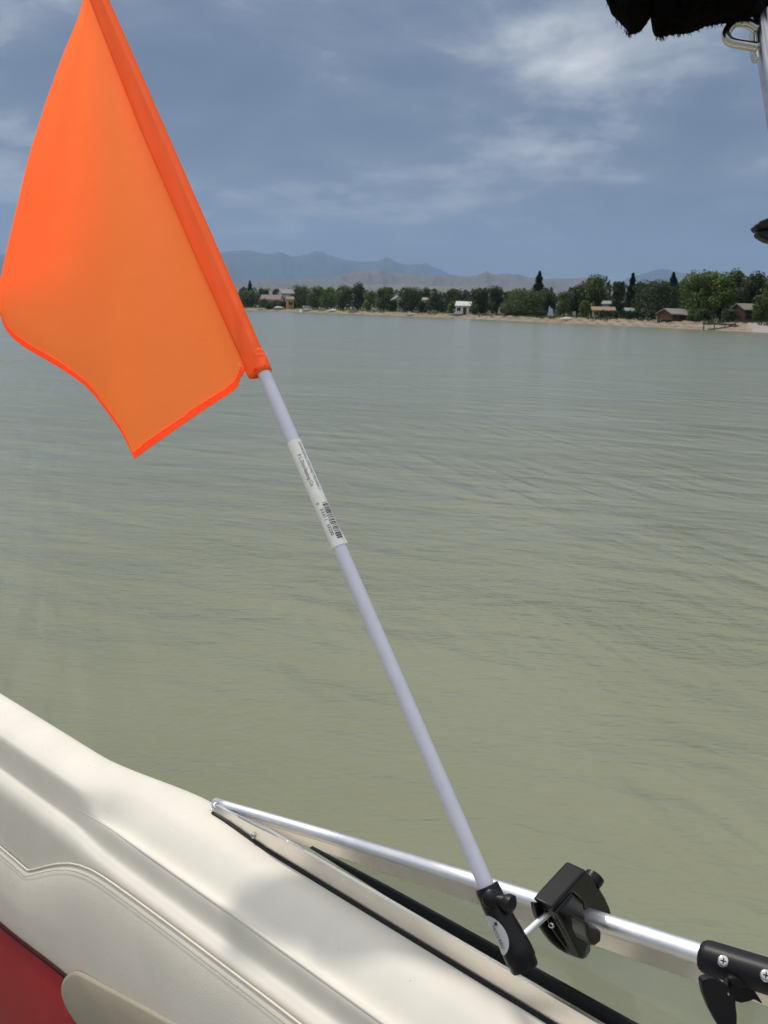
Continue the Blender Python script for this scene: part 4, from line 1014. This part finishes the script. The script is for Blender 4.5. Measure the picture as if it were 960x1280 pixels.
# ------------------------------------------------------------------ bimini fitting on the rail, lower right
fit = thing('rail_fitting', BV(RAIL(-.33)), 'black rail fitting with two cross-head screws and a thumb lever, lower right', 'fitting')
fs_ = [-.394, -.3935, -.3905, -.386, -.35, -.30, -.255, -.25, -.2485]
def fitr(i): return [.0125, .0150, .0168, .0176, .0180, .0180, .0174, .0155, .0127][i]
sharp(M_().tube([BV(RAIL(s)) for s in fs_], [fitr(i) for i in range(9)], 28, cap=False).mk('sleeve_body', MT['plastic2'], fit), 40)
for px, py in ((904.2, 1201.5), (957.5, 1219.5)):
    best = None
    q = ray(px, py); s = -.375 if px < 920 else -.325
    c = BV(RAIL(s)); P = U(px, py, (c - EYE).dot(fw) - .0185)
    screw(P, cdir(P) + V((0, 0, .12)), .0063, fit)
# hinge block and thumb lever below
c = BV(RAIL(-.355)); dd = (c - EYE).dot(fw)
def fpoly(pts, d): return [U(860 + x / 9.6, 1150 + y / 9.6, d) for x, y in pts]
blk = fpoly([(470, 700), (640, 690), (760, 760), (960, 800), (1040, 830), (1040, 1010), (900, 1020), (800, 960), (740, 985), (640, 1005), (575, 985), (500, 860)], dd - .014)
bevel(sharp(fixn(M_().prism(blk, fw * .022).mk('hinge_block', MT['plastic'], fit, shade=False))), .002)
blk2 = fpoly([(480, 700), (560, 680), (740, 755), (700, 820), (600, 830), (500, 770)], dd - .020)
bevel(sharp(fixn(M_().prism(blk2, fw * .010).mk('hinge_cap', MT['plastic2'], fit, shade=False))), .002)
lev = fpoly([(160, 745), (180, 715), (260, 690), (330, 700), (430, 770), (540, 860), (575, 930), (578, 1040), (592, 1150), (590, 1250), (540, 1340), (460, 1400), (400, 1330), (330, 1210), (250, 1060), (185, 890)], dd - .024)
bevel(sharp(fixn(M_().prism(lev, fw * .012 + V((0, 0, -.001))).mk('thumb_lever', MT['plastic2'], fit, shade=False))), .0035, 3)
Pp = U(911, 1241, dd - .022)
screw(Pp, cdir(Pp) * .6 + rt * .8, .0028, fit)

# ------------------------------------------------------------------ folded bimini top, upper right
Pb = BV(RAIL(-.19)); Ptop = Ut(953.5, 30, .935)
bim = thing('bimini_top', Pb, 'black folded bimini canvas on a steel frame tube, top right corner', 'canopy')
bd = (Ptop - Pb); bl = bd.length; bd.normalize()
dT = (Ptop - EYE).dot(fw)
BRr = 10.5 / FPX * dT
Ptop = U(953.5 - 3, 30, dT)
sharp(M_().tube([Pb, Pb.lerp(Ptop, .5), Ptop, Ptop + (Ptop - Pb).normalized() * .25], BRr, 24).mk('frame_tube', MT['steel'], bim), 60)
sharp(M_().tube([Pb + V((0, 0, -.018)), Pb + V((0, 0, .02)), Pb + V((0, 0, .05))], [.02, .02, BRr + .003], 20).mk('tube_socket', MT['plastic'], bim), 50)
# steel loop on the tube
def loopc(p):
    out = []
    P_ = [p[0]] + p + [p[-1]]
    for i in range(1, len(P_) - 2):
        for k in range(5):
            t = k / 5; a, b, c, d = P_[i - 1], P_[i], P_[i + 1], P_[i + 2]
            out.append(.5 * (2 * b + (c - a) * t + (2 * a - 5 * b + 4 * c - d) * t * t + (3 * b - a - 3 * c + d) * t ** 3))
    return out + [p[-1]]
q = lambda x, y, dz=0.0: U(740 + x / 4.127, y / 4.127, dT - BRr * .3 + dz)
M_().tube(loopc([q(850, 150), q(800, 118), q(745, 115), q(712, 138), q(693, 172), q(702, 205), q(735, 222), q(790, 232), q(850, 243)]), .0045, 12).mk('tie_loop', MT['steel'], bim)
bevel(sharp(fixn(M_().prism([q(832, 140), q(862, 128), q(880, 300), q(850, 300), q(838, 262)], fw * .012).mk('loop_plate', MT['steel'], bim, shade=False))), .001)
# strap clip lower on the tube, its tip reaching into view
cc = lambda x, y, dz=0.0: U(740 + x / 4.127, y / 4.127, dT + dz)
bevel(sharp(fixn(M_().prism([cc(845, 1160), cc(870, 1138), cc(930, 1115), cc(1020, 1100), cc(1060, 1130), cc(1060, 1180), cc(940, 1170), cc(862, 1182)], fw * .016).mk('strap_clip', MT['plastic'], bim, shade=False))), .0015)
bevel(sharp(fixn(M_().prism([cc(853, 1192, .003), cc(930, 1178, .003), cc(1060, 1190, .003), cc(1060, 1260, .003), cc(970, 1255, .003), cc(900, 1235, .003), cc(862, 1212, .003)], fw * .012).mk('strap_clip', MT['plastic'], bim, shade=False))), .0015)
# canvas roll with a ragged, frayed lower edge
LOW = [(735, -60), (748, -30), (757, 0), (763, 17), (772, 29), (780, 38), (785, 43), (793, 42.5), (800, 37), (807, 31), (811, 24), (813, 21), (815, 30), (817, 43), (822, 46.5), (828, 47), (845, 44), (858, 43), (868, 41), (876, 36), (882, 33.5), (895, 31), (912, 29), (935, 25), (950, 16), (962, 8), (985, -6), (1040, -20)]
random.seed(11); ex_ = []
for (a, b) in zip(LOW, LOW[1:]):
    n = max(1, int((b[0] - a[0]) / 1.6))
    for i in range(n):
        ex_.append((lerp(a[0], b[0], i / n), lerp(a[1], b[1], i / n) + random.uniform(-1.1, 1.1)))
cv = M_(); rings = []
for x, yb in ex_:
    ring = []; yt = -190 - 15 * math.sin(x * .05)
    h = (yb - yt); nseg = 22
    for j in range(nseg):
        an = 2 * math.pi * j / nseg
        y = (yb + yt) / 2 + math.cos(an) * h / 2
        dz = math.sin(an) * .055 * (1 + .15 * math.sin(x * .09 + an * 2) + .1 * math.sin(x * .23 + an * 3)) * (abs(math.sin(an)) ** .3 if math.cos(an) > 0 else 1)
        ring.append(U(x + 3 * math.sin(an * 2 + x * .05), y, dT - .012 + dz))
    rings.append(ring + [ring[0]])
cv.grid(rings); cv.f.append(tuple(range(23))); n0 = len(cv.v) - 23; cv.f.append(tuple(range(n0, n0 + 23))[::-1])
can = fixn(cv.mk('canvas', MT['canvas'], bim)); tag(can, 'black canvas roll with frayed lower edge')
fr = M_()
for i in range(130):
    x, y = random.choice(ex_[10:]); 
    if not 755 < x < 965: continue
    if random.random() < .35: x = random.choice((784, 786, 788, 824, 828)) + random.uniform(-3, 3); y = interp(x, LOW)
    ln = random.uniform(1.5, 5.5); dx = random.uniform(-2.5, 2.5); dz = random.uniform(-.01, .01)
    P0 = U(x, y - 3, dT - .012 + dz); fr.tube([P0, U(x + dx * .4, y + ln * .5, dT - .012 + dz), U(x + dx, y + ln, dT - .012 + dz * 1.5)], [.00035, .0003, .0001], 4)
fr.mk('frayed_thread', MT['canvas'], can, kind='stuff')
